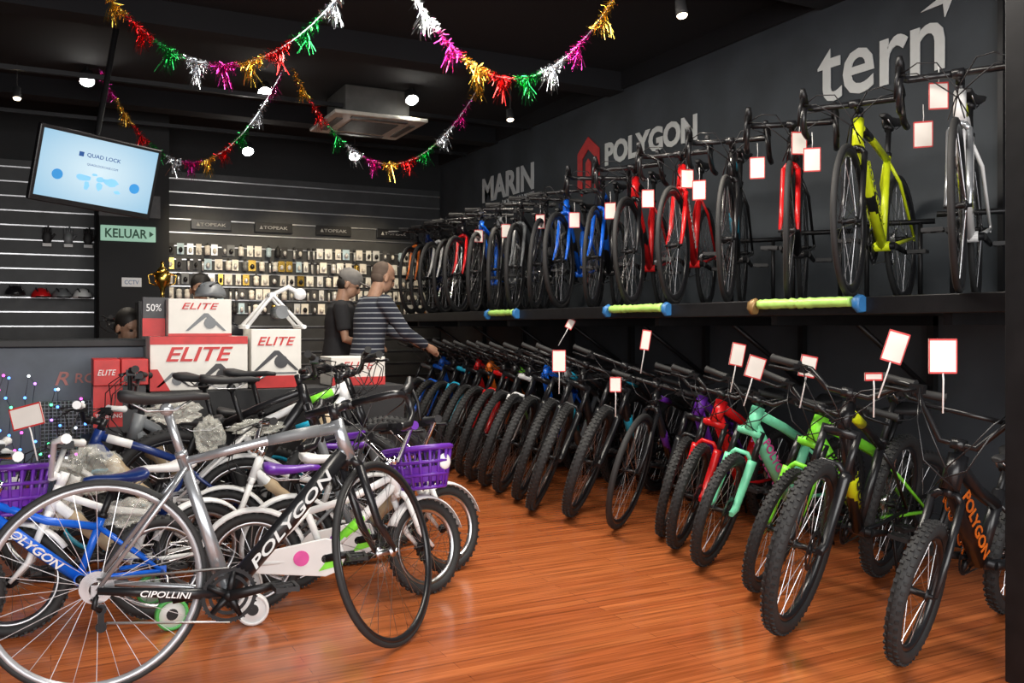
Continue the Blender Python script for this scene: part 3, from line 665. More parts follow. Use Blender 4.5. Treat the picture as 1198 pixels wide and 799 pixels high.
# plastic wraps
def wrap(px,py,d,s,label):
    x,y=at(px,d); b=MB(); n,m=26,16
    b.ell((0,0,0),(s[0],s[1],s[2]),n,m)
    b.v=[tuple(Vector(v)*(1+random.uniform(-.3,.3))) for v in b.v]; b.sm=[False]*len(b.sm)
    o=b.build('plastic_wrap','clear_wrap',None,loc=(x,y,zat(py,d))); props(o,label,'plastic wrap','crumpled plastic wraps'); return o
wrap(105,550,3.95,(.12,.08,.09),'crumpled clear plastic bag over the child handlebar at left')
wrap(203,482,3.8,(.10,.07,.045),'crumpled clear plastic near the racing bicycle saddle')
wrap(150,600,3.6,(.10,.07,.05),'crumpled clear plastic on the frame of the blue child bicycle')
wrap(245,510,4.2,(.06,.05,.08),'twisted clear plastic hanging behind the seat post of the racing bicycle')
wrap(300,500,4.4,(.12,.06,.035),'long clear plastic on the tube of the white mountain bicycle')
wrap(70,600,3.8,(.08,.06,.06),'crumpled clear plastic beside the left edge basket')
x,y=at(38,3.4); tag((x,y,zat(515,3.4)),-T-.1,'white price tag with red border above the white handlebar at left',.13,.085,True,-.25)
# ---------------------------------------------------------------- counter & boxes
r=empty('counter',(-.6,5.95,0),'grey shop counter with wire mesh front panel and dull red lettering','counter')
MB().bb(-1.6,1.08,-.35,.35,0,1.06).build('body','counter_grey',r,.005)
MB().bb(-1.62,1.10,-.38,.38,1.06,1.10).build('counter_top','black_matte',r,.006)
text('lettering','RO',.11,.055,'dull_red',(.775,-.353,.885),FRX,FRZ,r,.004,.1,.01)
text('emblem','R',.07,.075,'dull_red',(.655,-.353,.885),FRX,FRZ,r,.004,.3,.01)
MB().bb(.55,.85,-.36,-.35,.40,.76).build('mesh_backing','black_matte',r)
b=MB()
for k in range(16): b.tube([(.55+k*.02,-.365,.40),(.55+k*.02,-.365,.76)],.0022,4)
for k in range(19): b.tube([(.55,-.365,.40+k*.02),(.85,-.365,.40+k*.02)],.0022,4)
b.build('wire_mesh','steel',r)
r=empty('string_lights',(-.6,5.57,.5),'multicoloured fairy lights draped over the front of the counter','lights')
pts=[]
for k in range(10):
    x=.20+.062*k
    for j in range(7): pts.append((x+.008*j+random.uniform(-.015,.015),-.02,(-.1+.58*j/6 if k%2==0 else .48-.58*j/6)-.025*k+random.uniform(-.03,.03)))
MB().tube(pts,.0015,4).build('wire','black_gloss',r)
cols=[('led_blue',(.1,.3,1)),('led_pink',(1,.1,.7)),('led_green',(.1,1,.35)),('led_white',(.8,.9,1)),('led_violet',(.5,.2,1)),('led_blue',(.1,.3,1))]
for i,p_ in enumerate(pts):
    n,c_=random.choice(cols); emis(n,c_,3.0); b=MB(); b.ell((p_[0],p_[1]-.004,p_[2]),(.008,.008,.008),6,4); b.build('bulb',n,r)
def obox(name,x0,x1,y0,y1,z0,z1,m,label,cat='box',group=None): 
    r=empty(name,((x0+x1)/2,y0,z0),label,cat,group); w=(x1-x0)/2
    MB().bb(-w,w,0,y1-y0,0,z1-z0).build('body',m,r,.004); return r,w,z1-z0
def trainer_picture(r,cx,z,s,m='card_dark'):
    b=MB(); y=-.003
    b.prism([(cx-.1*s,y,z),(cx-.085*s,y,z),(cx,y,z+.07*s),(cx+.085*s,y,z),(cx+.1*s,y,z),(cx+.01*s,y,z+.09*s),(cx-.01*s,y,z+.09*s)],(0,-.001,0))
    b.lathe([(0,-.005),(.03*s,-.005),(.03*s,-.003),(0,-.003)],(cx+.02*s,0,z+.04*s),16,'y',sm=False); b.build('product_picture',m,r)
obox('display_plinth',.15,.475,5.2,5.55,0,.575,'black_matte','low black plinth under the red cartons','plinth')
obox('display_plinth',.482,1.95,5.25,5.55,0,.815,'black_matte','long black plinth under the stacked trainer cartons','plinth')
GB='trainer cartons stacked in front of the counter'
r,w,h=obox('carton',.485,1.01,5.3,5.55,.818,1.12,'card','wide white carton with red lettering, bottom of the central stack',group=GB)
MB().bb(-w,w,-.003,0,h-.045,h).build('red_band','card_red',r); text('lettering','ELITE',.36,.08,'card_red',(0,-.004,h-.10),FRX,FRZ,r,.003,.3,.015)
trainer_picture(r,.1,.02,1.4); trainer_picture(r,-.14,.02,.9,'grey'); MB().prism([(-w,-.004,.0),(-w*.6,-.004,0),(-w*.85,-.004,.12),(-w,-.004,.12)],(0,.002,0)).build('corner_print','card_red',r)
r,w,h=obox('carton',.58,.92,5.3,5.53,1.121,1.33,'card','white carton on top of the central stack with thin red lettering',group=GB)
text('lettering','ELITE',.2,.035,'card_red',(0,-.003,h-.04),FRX,FRZ,r,.003,.3,.005); MB().bb(-w,w,-.002,0,0,.015).build('red_band','card_red',r); trainer_picture(r,.03,.03,1.1,'grey')
r,w,h=obox('carton',1.03,1.32,5.3,5.55,.818,1.16,'card','white carton with dark picture right of the central stack',group=GB)
text('lettering','ELITE',.22,.05,'card_red',(0,-.003,h-.07),FRX,FRZ,r,.003,.3,.01); trainer_picture(r,.0,.1,1.3); MB().bb(-w,w,-.003,0,0,.07).build('red_band','card_red',r)
MB().bb(-w*.8,w*.8,-.004,0,.08,.09).build('caption_bar','grey',r)
r,w,h=obox('carton',.2,.33,5.22,5.5,.86,1.0,'card_red','left red carton above the dark training carton',group=GB)
text('lettering','ELITE',.09,.03,'white',(0,-.003,h/2),FRX,FRZ,r,.003,.3)
r,w,h=obox('carton',.335,.47,5.22,5.5,.86,1.0,'card_red','right red carton above the dark training carton',group=GB)
MB().bb(-w*.8,w*.8,-.003,0,.02,.05).build('product_picture','card_dark',r)
r,w,h=obox('carton',.2,.46,5.24,5.5,.578,.857,'card_dark','dark carton with red panel and training lettering below the red cartons',group=GB)
MB().bb(-w,w*.1,-.003,0,.06,h).build('red_panel','card_red',r); text('lettering','TRAINING',.13,.022,'white',(-.055,-.005,.12),FRX,FRZ,r,.003)
r,w,h=obox('carton',1.5,1.84,5.3,5.55,.818,.99,'card','small white carton with red base at the right end of the plinth',group=GB)
text('lettering','ELITE',.2,.045,'card_red',(0,-.003,.12),FRX,FRZ,r,.003,.3); MB().bb(-w,w,-.003,0,0,.05).build('red_band','card_red',r)
r,w,h=obox('discount_sign',.455,.574,5.4,5.43,1.121,1.34,'card_dark','dark discount sign with red base left of the top carton','sign')
text('lettering','50%',.08,.04,'white',(0,-.003,.16),FRX,FRZ,r,.003); MB().bb(-w,w,-.003,0,0,.1).build('red_panel','card_red',r)
# white trainer on the cartons
r=empty('bike_trainer',(1.17,5.42,1.161),'white folding bike trainer lying on the right carton','trainer')
b=MB()
for s in(-1,1):
    b.tube([(-.16,s*.09,.01),(0,s*.05,.2),(.17,s*.09,.01)],.012,8)
b.tube([(0,-.05,.2),(0,.05,.2)],.018,8); b.tube([(-.16,-.12,.012),(-.16,.12,.012)],.013,8); b.tube([(.17,-.12,.012),(.17,.12,.012)],.013,8); b.build('legs','white',r)
b=MB(); b.tube([(.05,-.08,.1),(.05,.08,.1)],.04,14); b.build('resistance_roller','grey',r)
b=MB(); b.tube([(0,0,.2),(.1,0,.25),(.16,0,.22)],.014,8); b.lathe([(0,-.02),(.035,-.02),(.035,.02),(0,.02)],(.17,0,.21),14,'y'); b.build('clamp_arm','white',r)
# helmets on cartons
def helmet(loc,m,label,rz=0,s=1.0,group='helmets'):
    r=empty('helmet',loc,label,'helmet',group,(0,0,rz)); b=MB(); rings=[]
    n=16
    for i in range(7):
        t=PI/2*i/6; ring=[]
        for j in range(n):
            a=2*PI*j/n; q=1+.04*(j%2); ring.append((.14*s*math.cos(t)*math.cos(a)*q+.0,.1*s*math.cos(t)*math.sin(a)*q,.11*s*math.sin(t)+.02*s))
        rings.append([Vector(v) for v in ring])
    b.loft(rings); b.build('shell',m,r)
    b=MB(); b.tube([(.13*s,-.07*s,.025*s),(.16*s,0,.022*s),(.13*s,.07*s,.025*s)],.009*s,6); b.build('visor','black_matte',r)
    b=MB()
    for k in(-1,0,1): b.tube([(.1*s,k*.045*s,.085*s),(.0,k*.05*s,.125*s),(-.1*s,k*.04*s,.09*s)],.008*s,6)
    b.build('vents','black_gloss',r); return r
helmet((.96,5.78,1.08),'black_gloss','black helmet on the small black unit behind the top carton',.3)
helmet((.82,5.4,1.331),'grey','grey helmet lying on the top white carton',1.0,.8)
r=empty('display_cabinet',(.96,5.78,0),'small black shelf unit behind the cartons under the black helmet','cabinet'); MB().bb(-.15,.15,-.13,.15,0,1.08).build('body','black_matte',r,.005); MB().bb(-.13,.13,-.14,-.13,.1,1.0).build('door','panel_dark',r)
# trophy
x,y=at(190,6.75)
r=empty('display_cabinet',(x,y,0),'narrow black cabinet behind the counter carrying the trophy','cabinet'); MB().bb(-.18,.18,-.15,.15,0,1.36).build('body','black_matte',r,.005); MB().bb(-.16,.16,-.16,-.15,.1,1.3).build('door','panel_dark',r)
r=empty('trophy',(x,y,1.361),'gold trophy cup with two handles behind the cartons','trophy')
b=MB(); b.lathe([(0,.02),(.02,.02),(.012,.06),(.02,.1),(.055,.15),(.065,.22),(.06,.22),(.05,.15),(0,.12)],n=20,axis='z'); b.lathe([(0,.22),(.05,.22),(.03,.25),(.012,.27),(.015,.3),(0,.31)],n=16,axis='z'); b.build('cup','gold',r)
for s in(-1,1): MB().tube([(s*.06,0,.21),(s*.1,0,.2),(s*.09,0,.14),(s*.04,0,.12)],.006,6).build('handle','gold',r)
MB().bb(-.05,.05,-.05,.05,0,.03).build('base','black_gloss',r)
# ---------------------------------------------------------------- TV
x,y=at(115,6.0); r=empty('television',(x,y,zat(202,6.0)),'wall screen showing a pale blue map slide, hung from the ceiling at left','television',None,(R(14),R(5),R(18)))
W,Hh=.74,.43
MB().bb(-W/2-.025,W/2+.025,0,.06,-Hh/2-.04,Hh/2+.025).build('casing','black_gloss',r,.008)
m,nt,bs=nodes_mat('screen_blue'); tc=nt.nodes.new('ShaderNodeTexCoord'); gr=nt.nodes.new('ShaderNodeTexGradient'); gr.gradient_type='SPHERICAL'; mp=nt.nodes.new('ShaderNodeMapping'); mp.inputs['Scale'].default_value=(1.6,0,2.4)
cr=nt.nodes.new('ShaderNodeValToRGB'); cr.color_ramp.elements[0].color=(.2,.5,.75,1); cr.color_ramp.elements[1].color=(.75,.92,1,1)
nt.links.new(tc.outputs['Object'],mp.inputs['Vector']); nt.links.new(mp.outputs['Vector'],gr.inputs['Vector']); nt.links.new(gr.outputs['Fac'],cr.inputs['Fac']); nt.links.new(cr.outputs['Color'],bs.inputs['Emission Color']); bs.inputs['Emission Strength'].default_value=.95; bs.inputs['Base Color'].default_value=(.02,.02,.02,1)
sc=MB().bb(-W/2,W/2,-.002,0,-Hh/2,Hh/2).build('screen','screen_blue',r)
emis('ink_blue',(.01,.08,.3),.3); emis('ink_pale',(.2,.5,.8),.6); emis('ink_mid',(.03,.25,.6),.5)
text('lettering','QUAD LOCK',.22,.03,'ink_blue',(.02,-.004,.1),FRX,FRZ,sc,.001,0,.01); text('lettering','QUADLOCKCASE.COM',.2,.016,'ink_blue',(.02,-.004,.04),FRX,FRZ,sc,.001)
MB().bb(-.14,-.11,-.005,-.003,.085,.115).build('emblem','ink_blue',sc)
b=MB()
for cx_,cz_,rx_,rz_ in((-.09,-.05,.05,.025),(-.06,-.1,.018,.035),(.02,-.045,.03,.02),(.02,-.09,.025,.03),(.09,-.05,.06,.028),(.14,-.11,.022,.014),(-.02,-.02,.02,.01)):
    b.prism([(cx_+rx_*math.cos(t)*random.uniform(.7,1.1),-.004,cz_+rz_*math.sin(t)*random.uniform(.7,1.1)) for t in [2*PI*i/12 for i in range(12)]],(0,.001,0))
b.build('world_map','ink_pale',sc)
for s in(-1,1): b=MB(); b.lathe([(0,-.005),(.034,-.005),(.034,-.003),(0,-.003)],(s*.25,0,-.06),18,'y',sm=False); b.build('round_icon','ink_mid',sc)
b=MB(); b.tube([(0,.06,.05),(0,.15,.1),(0,.15,ZC-zat(202,6.0)-.02)],.02,8); b.box((0,.08,.02),(.2,.03,.2)); b.build('ceiling_mount','black_metal',r)
# ---------------------------------------------------------------- ceiling items
x,y=at(430,8.3)
r=empty('air_conditioner',(x,y,3.02),'white ceiling cassette air conditioner with louvred panel','air conditioner')
MB().bb(-.43,.43,-.43,.43,0,.035).build('panel','ac_white',r,.01); MB().bb(-.30,.30,-.30,.30,.035,ZC-3.02-.005).build('body','ac_dark',r,.01)
b=MB()
for k in range(13): b.bb(-.22,.22,-.22+k*.036,-.205+k*.036,-.008,0)
b.build('intake_grille','ac_dark',r)
for k in range(4):
    q=MB().bb(-.26,.26,-.37,-.31,-.01,0).build('louvre','ac_dark',r); q.rotation_euler=(0,0,k*PI/2)
SP=[(102,95,7.4,'above the screen',1),(310,108,7.65,'between the two near garlands',1),(482,117,8.0,'right of the air conditioner',1),(290,177,9.2,'over the back wall at left',1),(415,183,9.2,'over the back wall, below the air conditioner',1),(798,18,4.9,'over the aisle near the large wall lettering',0),(597,140,7.6,'near the farthest wall lettering',0),(20,115,7.2,'at the far left end of the ceiling',0)]
emis('bulb_white',(1,.97,.9),60); emis('bulb_dim',(1,.8,.55),8)
for px,py,d,lab,on in SP:
    x,y=at(px,d); z=zat(py,d); r=empty('spotlight',(x,y,z),'black ceiling spotlight %s'%lab,'spotlight','ceiling spotlights',(R(-12) if not on else R(-35),0,0))
    q=1.1 if on else .6
    b=MB(); b.lathe([(.03*q,0),(.055*q,0),(.055*q,.02),(.045*q,.09),(.02*q,.1),(0,.1)],n=18,axis='z'); b.build('housing','black_matte',r)
    b=MB(); b.lathe([(0,-.02*q),(.04*q,-.016*q),(.053*q,.004),(0,.006)],n=18,axis='z'); b.build('bulb','bulb_white' if on else 'bulb_dim',r)
    b=MB(); b.tube([(0,0,.09),(0,0,max(.12,ZC-z-.02))],.005,6); q_=b.build('bracket','black_matte',r); q_.rotation_euler=(R(12) if not on else R(35),0,0)
    L=bpy.data.lights.new('spot','SPOT'); L.energy=80 if on else 60; L.spot_size=R(80); L.spot_blend=.7; L.color=(1,.9,.75); L.shadow_soft_size=.05
    lo=bpy.data.objects.new('spot_lamp',L); COL.objects.link(lo); lo.location=(x,y-.01,z-.05)
for (x0,x1,y0,y1,l) in ((-2.5,4.2,7.75,7.79,'black lighting track across the ceiling in front of the air conditioner'),(-2.5,4.2,9.3,9.34,'black lighting track across the ceiling near the back wall')):
    o=MB().bb(x0,x1,y0,y1,ZC-.2,ZC-.165).build('lighting_track','black_metal'); props(o,l,'lighting track','lighting tracks')
# garlands
def garland(p0,p1,zlow,label,d):
    P0,P1=Vector(p0),Vector(p1); r=empty('tinsel_garland',P0,label,'garland','tinsel garlands under the ceiling')
    N=90; 
    a=math.sqrt(P0.z-zlow); bq=math.sqrt(P1.z-zlow); t0=a/(a+bq)
    def pt(t): q=P0.lerp(P1,t); q.z=zlow+((t-t0)*(a+bq))**2; return q-P0
    MB().tube([pt(i/N) for i in range(N+1)],.004,4).build('string','foil_silver',r)
    ln=sum((pt((i+1)/N)-pt(i/N)).length for i in range(N)); order=['foil_silver','foil_magenta','foil_gold','foil_red','foil_green']
    seg=max(6,int(ln/.2)); off=random.randrange(5)
    for k in range(seg):
        b=MB()
        def strip(p,dv,L,w):
            side=dv.cross(Vector((random.uniform(-1,1),random.uniform(-1,1),random.uniform(-1,1)))).normalized()*w
            m=p+dv*L*.5+Vector((random.uniform(-.012,.012),random.uniform(-.012,.012),0)); e=p+dv*L+Vector((random.uniform(-.02,.02),random.uniform(-.02,.02),0))
            b.add([p-side,p+side,m+side,m-side,e+side*.6,e-side*.6],[(0,1,2,3),(3,2,4,5)],False)
        for j in range(230):
            t=(k+random.random())/seg; p=pt(t); dv=Vector((random.gauss(0,1),random.gauss(0,1),random.gauss(0,1)-.3)).normalized(); strip(p,dv,random.uniform(.01,.03),.0014)
        for q in range(5):
            p=pt((k+.18+.16*q)/seg)
            for j in range(12 if q!=2 else 40):
                dv=Vector((random.gauss(0,.2),random.gauss(0,.2),-1)).normalized(); strip(p,dv,random.uniform(.03,.07)*(2.3 if q==2 else 1),.0018)
        b.build('tinsel',order[(k+off)%5],r)
def g4(pa,da,za,pb,db,zb,zl,l):
    x0,y0=at(pa,da); x1,y1=at(pb,db); garland((x0,y0,za),(x1,y1,zb),zl,l,da)
ze=ZC-.01
g4(84,5.0,ze,440,5.0,ze,zat(76,5),'multicoloured tinsel garland hanging nearest at upper left')
g4(452,5.0,ze,752,5.0,ze,zat(92,5),'multicoloured tinsel garland hanging nearest at upper centre')
g4(116,7.4,ze,332,7.4,ze,zat(190,7.4),'multicoloured tinsel garland farther back beside the screen')
g4(342,7.4,ze,572,7.4,ze,zat(192,7.4),'multicoloured tinsel garland farther back under the air conditioner')
# ---------------------------------------------------------------- back wall goods
yb=YB-.046
for i,px in enumerate((247,320,390,460)):
    x=aty(px,yb); r=empty('brand_plate',(x,yb-.01,zat(268,yb*1.0)),'black plate with pale capital lettering on the slat wall, %s from the left'%['first','second','third','fourth'][i],'sign','black brand plates')
    MB().bb(-.21,.21,-.01,.01,-.055,.055).build('plate','black_gloss',r,.003); text('lettering','TOPEAK',.27,.035,'dim_white',(.02,-.013,0),FRX,FRZ,r,.003,0,.01)
    MB().prism([(-.16,-.012,-.02),(-.12,-.012,-.02),(-.14,-.012,.02)],(0,-.002,0)).build('emblem','dim_white',r)
gm=['card','plastic_white','card','card_dark','silver','pale_blue','card','grey','plastic_white','black_matte','gold','card']
nmz=lambda m:m.replace('_',' ').replace('card dark','dark').replace('card','pale').replace('plastic ','').replace(' matte','')
rows=[('top',2.08,.12),('second',1.92,.12),('third',1.76,.12),('fourth',1.60,.12),('fifth',1.44,.12)]
for rn,z,h in rows:
    x=1.14
    while x<4.1:
        kind=random.random(); m=random.choice(gm); w=random.uniform(.05,.085)
        if kind<.72:
            r=empty('accessory_pack',(x,yb,z),'%s carded accessory pack in the %s lit row of the slat wall'%(nmz(m),rn),'accessory','carded accessories on the back wall: %s row, %s'%(rn,m))
            MB().bb(-w/2,w/2,-.003,0,-h,0).build('card',m,r); b=MB(); b.ell((0,-.02,-h*.6),(w*.3,.02,h*.25),8,6); b.build('item',random.choice(['black_gloss','silver','plastic_white','card']),r)
        elif kind<.85:
            r=empty('bottle',(x,yb-.03,z-h),'%s drinking bottle in the %s lit row of the slat wall'%(nmz(m),rn),'bottle','bottles on the back wall: %s row, %s'%(rn,m))
            b=MB(); b.lathe([(0,0),(.03,0),(.03,.05),(.026,.06),(.03,.07),(.03,.095),(.015,.105)],n=12,axis='z'); b.build('body',m,r); b=MB(); b.lathe([(.016,.1),(.016,.115),(.008,.12),(.008,.13),(0,.13)],n=10,axis='z'); b.build('cap','black_matte',r); w=.065
        else:
            r=empty('hand_pump',(x,yb-.017,z),'slim hand pump in the %s lit row of the slat wall'%rn,'pump','hand pumps on the back wall, %s row'%rn)
            MB().tube([(0,0,-h*1.1),(0,0,-.03)],.012,8).build('barrel','silver',r); MB().tube([(0,0,-.03),(0,0,.0)],.017,8).build('handle','black_matte',r); w=.04
        x+=w+random.uniform(.012,.04)
# left wall goods
for i,(px,py,m) in enumerate(((55,292,'black_matte'),(80,292,'grey'),(103,292,'black_matte'),(18,350,'black_gloss'),(48,352,'red'),(72,352,'grey'),(96,352,'white'))):
    x=aty(px,yb); z=zat(py,10.5)
    if i<3:
        r=empty('cycling_glove',(x,yb-.022,z),['black glove hanging on the left slat wall, nearest the screen','grey glove hanging on the left slat wall between the black ones','black glove hanging on the left slat wall beside the column'][i],'glove','gloves on the left slat wall')
        b=MB(); b.ell((0,0,0),(.045,.02,.07))
        for k in range(4): b.tube([(-.03+.02*k,0,.04),(-.034+.022*k,-.005,.1+.01*(k%3))],[.013,.009],6)
        b.tube([(.035,0,-.01),(.07,-.01,.04)],[.014,.01],6); b.build('body',m,r); MB().bb(-.04,.04,-.022,.022,-.09,-.06).build('cuff','white',r)
    else: helmet((x,yb-.128,z-.03),m,'%s helmet on the lower rail of the left slat wall'%{'black_gloss':'black','red':'red','grey':'grey','white':'white'}[m],-1.4,.9,'helmets on the left slat wall')
# signs on column
yc=9.6
x=aty(150,yc); r=empty('exit_sign',(x,yc,zat(290,10.4)),'pale green exit sign with dark capital lettering on the column','sign')
emis('sign_green',(.35,.62,.48),.45)
MB().bb(-.25,.25,-.04,0,-.075,.075).build('panel','sign_green',r,.004); text('lettering','KELUAR',.38,.09,'dark_green',(-.02,-.043,0),FRX,FRZ,r,.003,0,.02)
MB().prism([(.19,-.043,-.03),(.23,-.043,0),(.19,-.043,.03)],(0,-.002,0)).build('arrow','dark_green',r)
x=aty(152,yc); r=empty('poster',(x,yc,zat(262,10.4)),'dark bicycle poster above the exit sign on the column','poster'); MB().bb(-.28,.28,-.01,0,-.11,.11).build('sheet','card_dark',r)
b=MB()
for s in(-.1,.1): b.tube([(s+.05*math.cos(2*PI*k/18),-.013,-.02+.05*math.sin(2*PI*k/18)) for k in range(18)],.004,4,closed=True)
b.tube([(-.1,-.013,-.02),(-.03,-.013,.04),(.07,-.013,.04),(.1,-.013,-.02)],.005,4); b.build('bicycle_picture','cyan',r)
x=aty(154,yc); r=empty('notice_plate',(x,yc,zat(338,10.4)),'small white notice below the exit sign on the column','sign'); MB().bb(-.09,.09,-.008,0,-.045,.045).build('plate','white',r); text('lettering','CCTV',.13,.04,'tape_blue',(0,-.011,0),FRX,FRZ,r,.002)
# far left display bicycle
b_=bike('hybrid',C('white','black_gloss','red'),(*at(118,7.6),.38),R(172),'white and red bicycle on a platform behind the counter','bicycles behind the counter',steer=R(-15))
x,y=at(60,7.6); o=MB().bb(x-.75,x+.75,y-.3,y+.3,0,.378).build('display_platform','black_matte',None,.005); props(o,'low black platform behind the counter under the white and red bicycle','platform')
# ---------------------------------------------------------------- people
def remesh(o,v=.011):
    m=o.modifiers.new('r','REMESH'); m.mode='VOXEL'; m.voxel_size=v; m.use_smooth_shade=True
    s=o.modifiers.new('s','SMOOTH'); s.factor=.5; s.iterations=2
def hand(b,w,d,up=Vector((0,0,1)),curl=.6):
    d=d.normalized(); side=d.cross(up).normalized(); nrm=side.cross(d)
    b.tube([w-d*.02,w+d*.03,w+d*.085],[.024,.034,.036],10,flat=1)
    for k,(o,L) in enumerate(((-.03,.06),(-.01,.075),(.01,.07),(.03,.055))):
        p=w+d*.075+side*o; q=p+d*L*.5-nrm*L*.15; e=q+(d*(1-curl)-nrm*curl)*L*.5; b.tube([p,q,e],[.0105,.0095,.008],6)
    p=w+d*.02-side*.028; b.tube([p,p+d*.03-side*.03,p+d*.06-side*.035-nrm*.015],[.013,.011,.009],6)
def person(loc,yaw,label,J,top,bottom,hair,cap=None,name='person',hz=0,sc=1.0,bald=False):
    r=empty(name,loc,label,'person',None,(0,0,yaw)); r.scale=(sc,)*3
    V=Vector; b=MB()
    hd=V(J['head']); nk=V(J['neck']); tilt=Matrix.Rotation(J.get('tilt',0),3,'Y')
    def hp(x,y,z): return hd+tilt@V((x,y,z))
    b.ell(hp(-.012,0,.03),(.1,.08,.1),16,12,tilt); b.ell(hp(.022,0,-.045),(.07,.06,.08),14,10,tilt)
    b.ell(hp(.094,0,-.025),(.022,.015,.03),8,6,tilt); b.ell(hp(.078,0,-.07),(.016,.028,.012),8,6,tilt)
    for s in(-1,1): b.ell(hp(-.01,s*.084,-.015),(.02,.014,.036),8,6,tilt); b.ell(hp(.07,s*.035,.018),(.02,.026,.01),8,6,tilt)
    b.tube([hp(-.02,0,-.06),nk,nk-V((0.01,0,.08))],[.054,.058,.07],12)
    hip=V(J.get('hip',(0,0,.93)))
    rings=[(hip+V((0,0,-.06)),.13,.1),(hip,.165,.115),(hip.lerp(nk,.35),.14,.105),(hip.lerp(nk,.65),.17,.12),(hip.lerp(nk,.85),.185,.105),(nk-V((0,0,.02)),.08,.07)]
    def ring(c,w,t,k=0): return [c+V((math.cos(a)*(t+k),math.sin(a)*(w+k),0)) for a in [2*PI*i/20 for i in range(20)]]
    b.loft([ring(*q) for q in rings])
    for s,side in((-1,'r'),(1,'l')):
        sh,el,wr=V(J[side][0]),V(J[side][1]),V(J[side][2]); b.tube([sh,sh.lerp(el,.5),el,el.lerp(wr,.4),wr],[.052,.046,.038,.036,.025],10); hand(b,wr,(wr-el).lerp(V((.3,0,-.2)),.3))
        kn,ft=V(J['leg'+side][0]),V(J['leg'+side][1]); hj=hip+V((0,s*.09,-.05)); b.tube([hj,kn,ft+V((0,0,.08))],[.085,.058,.042],12); b.ell(ft+V((.06,0,.035)),(.13,.045,.035))
    body=b.build('body','skin',r); remesh(body,.007)
    for s in(-1,1): e=MB(); e.ell(hp(.08,s*.033,.0),(.012,.014,.009),8,6); e.build('eye','hair',r)
    h=MB()
    if bald: h.ell(hp(-.03,0,.035),(.088,.0795,.094),24,16,tilt); h.ell(hp(-.045,0,-.012),(.064,.073,.062),16,10,tilt)
    else: h.ell(hp(-.024,0,.045),(.096+hz,.08+hz,.094+hz),20,14,tilt); h.ell(hp(-.045,0,-.01),(.066+hz,.076+hz,.07),16,10,tilt)
    ho=h.build('hair',hair,r)
    if cap:
        h=MB(); h.ell(hp(-.012,0,.058),(.112,.094,.085),20,12,tilt); h.ell(hp(.115,0,.052),(.075,.07,.008),16,6,tilt); h=h.build('cap',cap,r)
    t=MB(); t.loft([ring(c,w,q,.02) for c,w,q in [(hip+V((0,0,-.08)),.155,.12)]+rings[1:5]]+[ring(nk-V((0,0,.015)),.075,.07,.012)])
    for s,side in((-1,'r'),(1,'l')):
        sh,el,wr=V(J[side][0]),V(J[side][1]),V(J[side][2]); end=wr if top[1] else sh.lerp(el,.75)
        t.ell(sh,(.07,.07,.07)); t.tube([sh,el,el.lerp(wr,.9)] if top[1] else [sh,end],[.07,.055,.04] if top[1] else [.07,.062],12)
    to=t.build('sweater' if top[1] else 'shirt',top[0],r); remesh(to,.012)
    t=MB(); t.loft([ring(hip+V((0,0,-.1)),.16,.12),ring(hip,.17,.125,.005),ring(hip+V((0,0,.06)),.16,.12)])
    for s,side in((-1,'r'),(1,'l')):
        kn,ft=V(J['leg'+side][0]),V(J['leg'+side][1]); hj=hip+V((0,s*.09,-.05)); t.tube([hj,kn,ft+V((0,0,.06))],[.105,.078,.062],12)
    po=t.build('trousers',bottom,r); remesh(po,.014)
    for side in('r','l'):
        ft=V(J['leg'+side][1]); t=MB(); t.ell(ft+V((.06,0,.042)),(.145,.055,.045)); t.bb(ft.x-.07,ft.x+.19,ft.y-.045,ft.y+.045,0,.02); t.build('shoe','black_matte',r)
    return r
x,y=at(432,7.4)
person((x,y,0),R(8),'bald man in a navy striped sweater reaching out to a handlebar',dict(head=(.13,0,1.585),neck=(.05,0,1.44),tilt=.35,hip=(-.03,0,.9),
   r=((.04,-.2,1.37),(.2,-.25,1.13),(.44,-.2,1.01)),l=((.06,.2,1.37),(.24,.22,1.16),(.46,.1,1.06)),legr=((.03,-.1,.48),(-.05,-.11,0)),legl=((.1,.1,.48),(.08,.12,0))),('stripe_knit',True),'denim','hair_grey',bald=True)
x,y=at(398,7.9)
person((x,y,0),R(-20),'man in a grey cap and black shirt looking down beside the striped sweater',dict(head=(.08,0,1.55),neck=(.02,0,1.42),tilt=.45,hip=(-.03,0,.9),
   r=((.02,-.2,1.34),(.06,-.25,1.07),(.28,-.16,1.0)),l=((.02,.2,1.34),(.08,.24,1.07),(.3,.1,1.02)),legr=((.03,-.1,.48),(-.03,-.11,0)),legl=((.04,.1,.48),(.02,.12,0))),('cloth_black',False),'denim','hair',cap='cloth_grey')
x,y=at(145,6.75)
person((x,y,.06),R(-60),'dark haired person seated behind the counter with only the head showing',dict(head=(.06,0,1.11),neck=(.02,0,.97),tilt=.3,hip=(-.05,0,.5),
   r=((.0,-.2,.9),(.1,-.24,.66),(.34,-.16,.66)),l=((.0,.2,.9),(.1,.24,.66),(.34,.1,.66)),legr=((.4,-.12,.46),(.38,-.12,0)),legl=((.4,.12,.46),(.38,.12,0))),('cloth_black',False),'denim','hair',hz=.008)
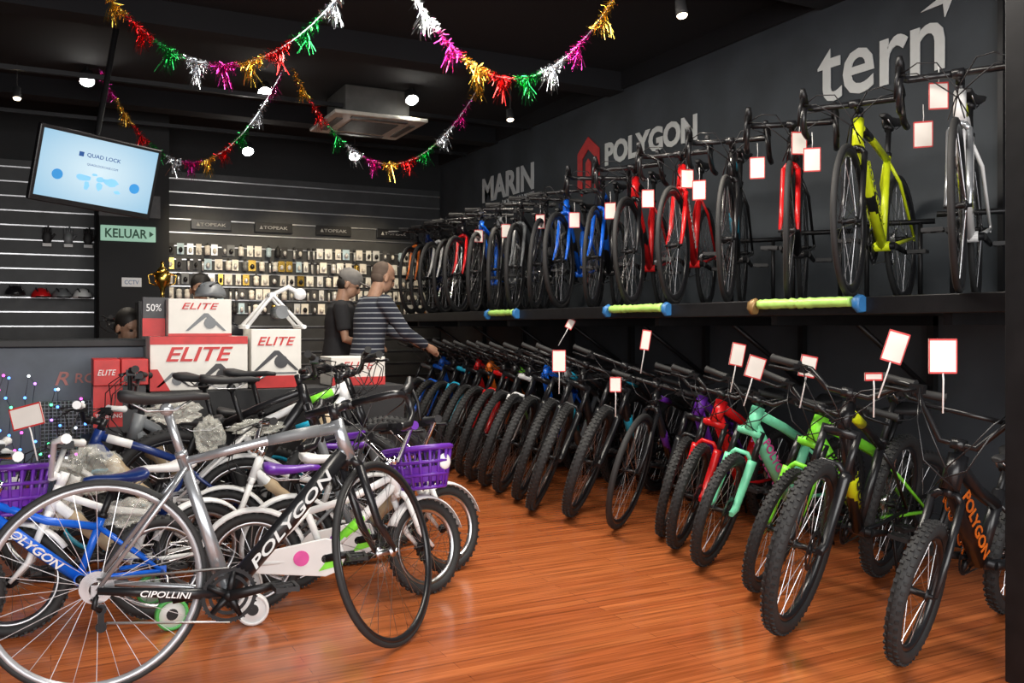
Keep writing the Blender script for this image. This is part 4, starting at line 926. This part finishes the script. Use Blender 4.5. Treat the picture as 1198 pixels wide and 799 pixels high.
r=empty('stool',(x,y,0),'low black stool behind the counter under the seated person','stool'); MB().lathe([(0,.40),(.17,.40),(.18,.42),(.17,.44),(0,.44)],n=20,axis='z').build('seat','black_matte',r); MB().tube([(0,0,.02),(0,0,.40)],.03,10).build('post','black_metal',r); MB().lathe([(0,0),(.2,0),(.18,.03),(0,.03)],n=20,axis='z').build('base','black_metal',r)
x,y=at(235,7.9)
person((x,y,0),R(-100),'dark haired person standing far back behind the cartons',dict(head=(.03,0,1.50),neck=(.0,0,1.37),tilt=.3,hip=(-.03,0,.87),
   r=((.0,-.2,1.3),(.03,-.24,1.05),(.2,-.16,.95)),l=((.0,.2,1.3),(.03,.24,1.05),(.2,.1,.95)),legr=((.03,-.1,.46),(-.03,-.11,0)),legl=((.04,.1,.46),(.02,.12,0))),('cloth_black',False),'denim','hair',hz=.008)
# ---------------------------------------------------------------- lights, camera
def area(loc,rot,sx,sy,e,c):
    L=bpy.data.lights.new('area','AREA'); L.shape='RECTANGLE'; L.size=sx; L.size_y=sy; L.energy=e; L.color=c
    o=bpy.data.objects.new('area_lamp',L); COL.objects.link(o); o.location=loc; o.rotation_euler=rot
area((.3,-1.3,1.9),(R(78),0,R(-6)),6,2.6,310,(1,.98,.95))
area((1.9,3.9,ZC-.2),(0,0,0),.4,4.5,165,(1,.93,.82))
for x in (1.5,2.4,3.3):
    L=bpy.data.lights.new('spot','SPOT'); L.energy=125; L.spot_size=R(50); L.spot_blend=.8; L.color=(1,.82,.54); L.shadow_soft_size=.06
    o=bpy.data.objects.new('spot_lamp',L); COL.objects.link(o); o.location=(x,8.6,3.0); o.rotation_euler=(Vector((x,10.25,1.6))-Vector((x,8.6,3.0))).to_track_quat('-Z','Y').to_euler()
w=bpy.data.worlds.new('w'); S.world=w; w.use_nodes=True; w.node_tree.nodes['Background'].inputs[0].default_value=(.8,.88,1,1); w.node_tree.nodes['Background'].inputs[1].default_value=.25
cam=bpy.data.cameras.new('camera'); co=bpy.data.objects.new('camera',cam); COL.objects.link(co); co.location=(0,0,H); co.rotation_euler=(PI/2,0,-T)
ZK,ZX,ZY=1.0,599,399.5
cam.sensor_width=36; cam.lens=FP/1198*36*ZK; cam.shift_x=(ZX-599)/1198*ZK; cam.shift_y=(383-ZY)/1198*ZK; S.camera=co
S.view_settings.view_transform='Standard'
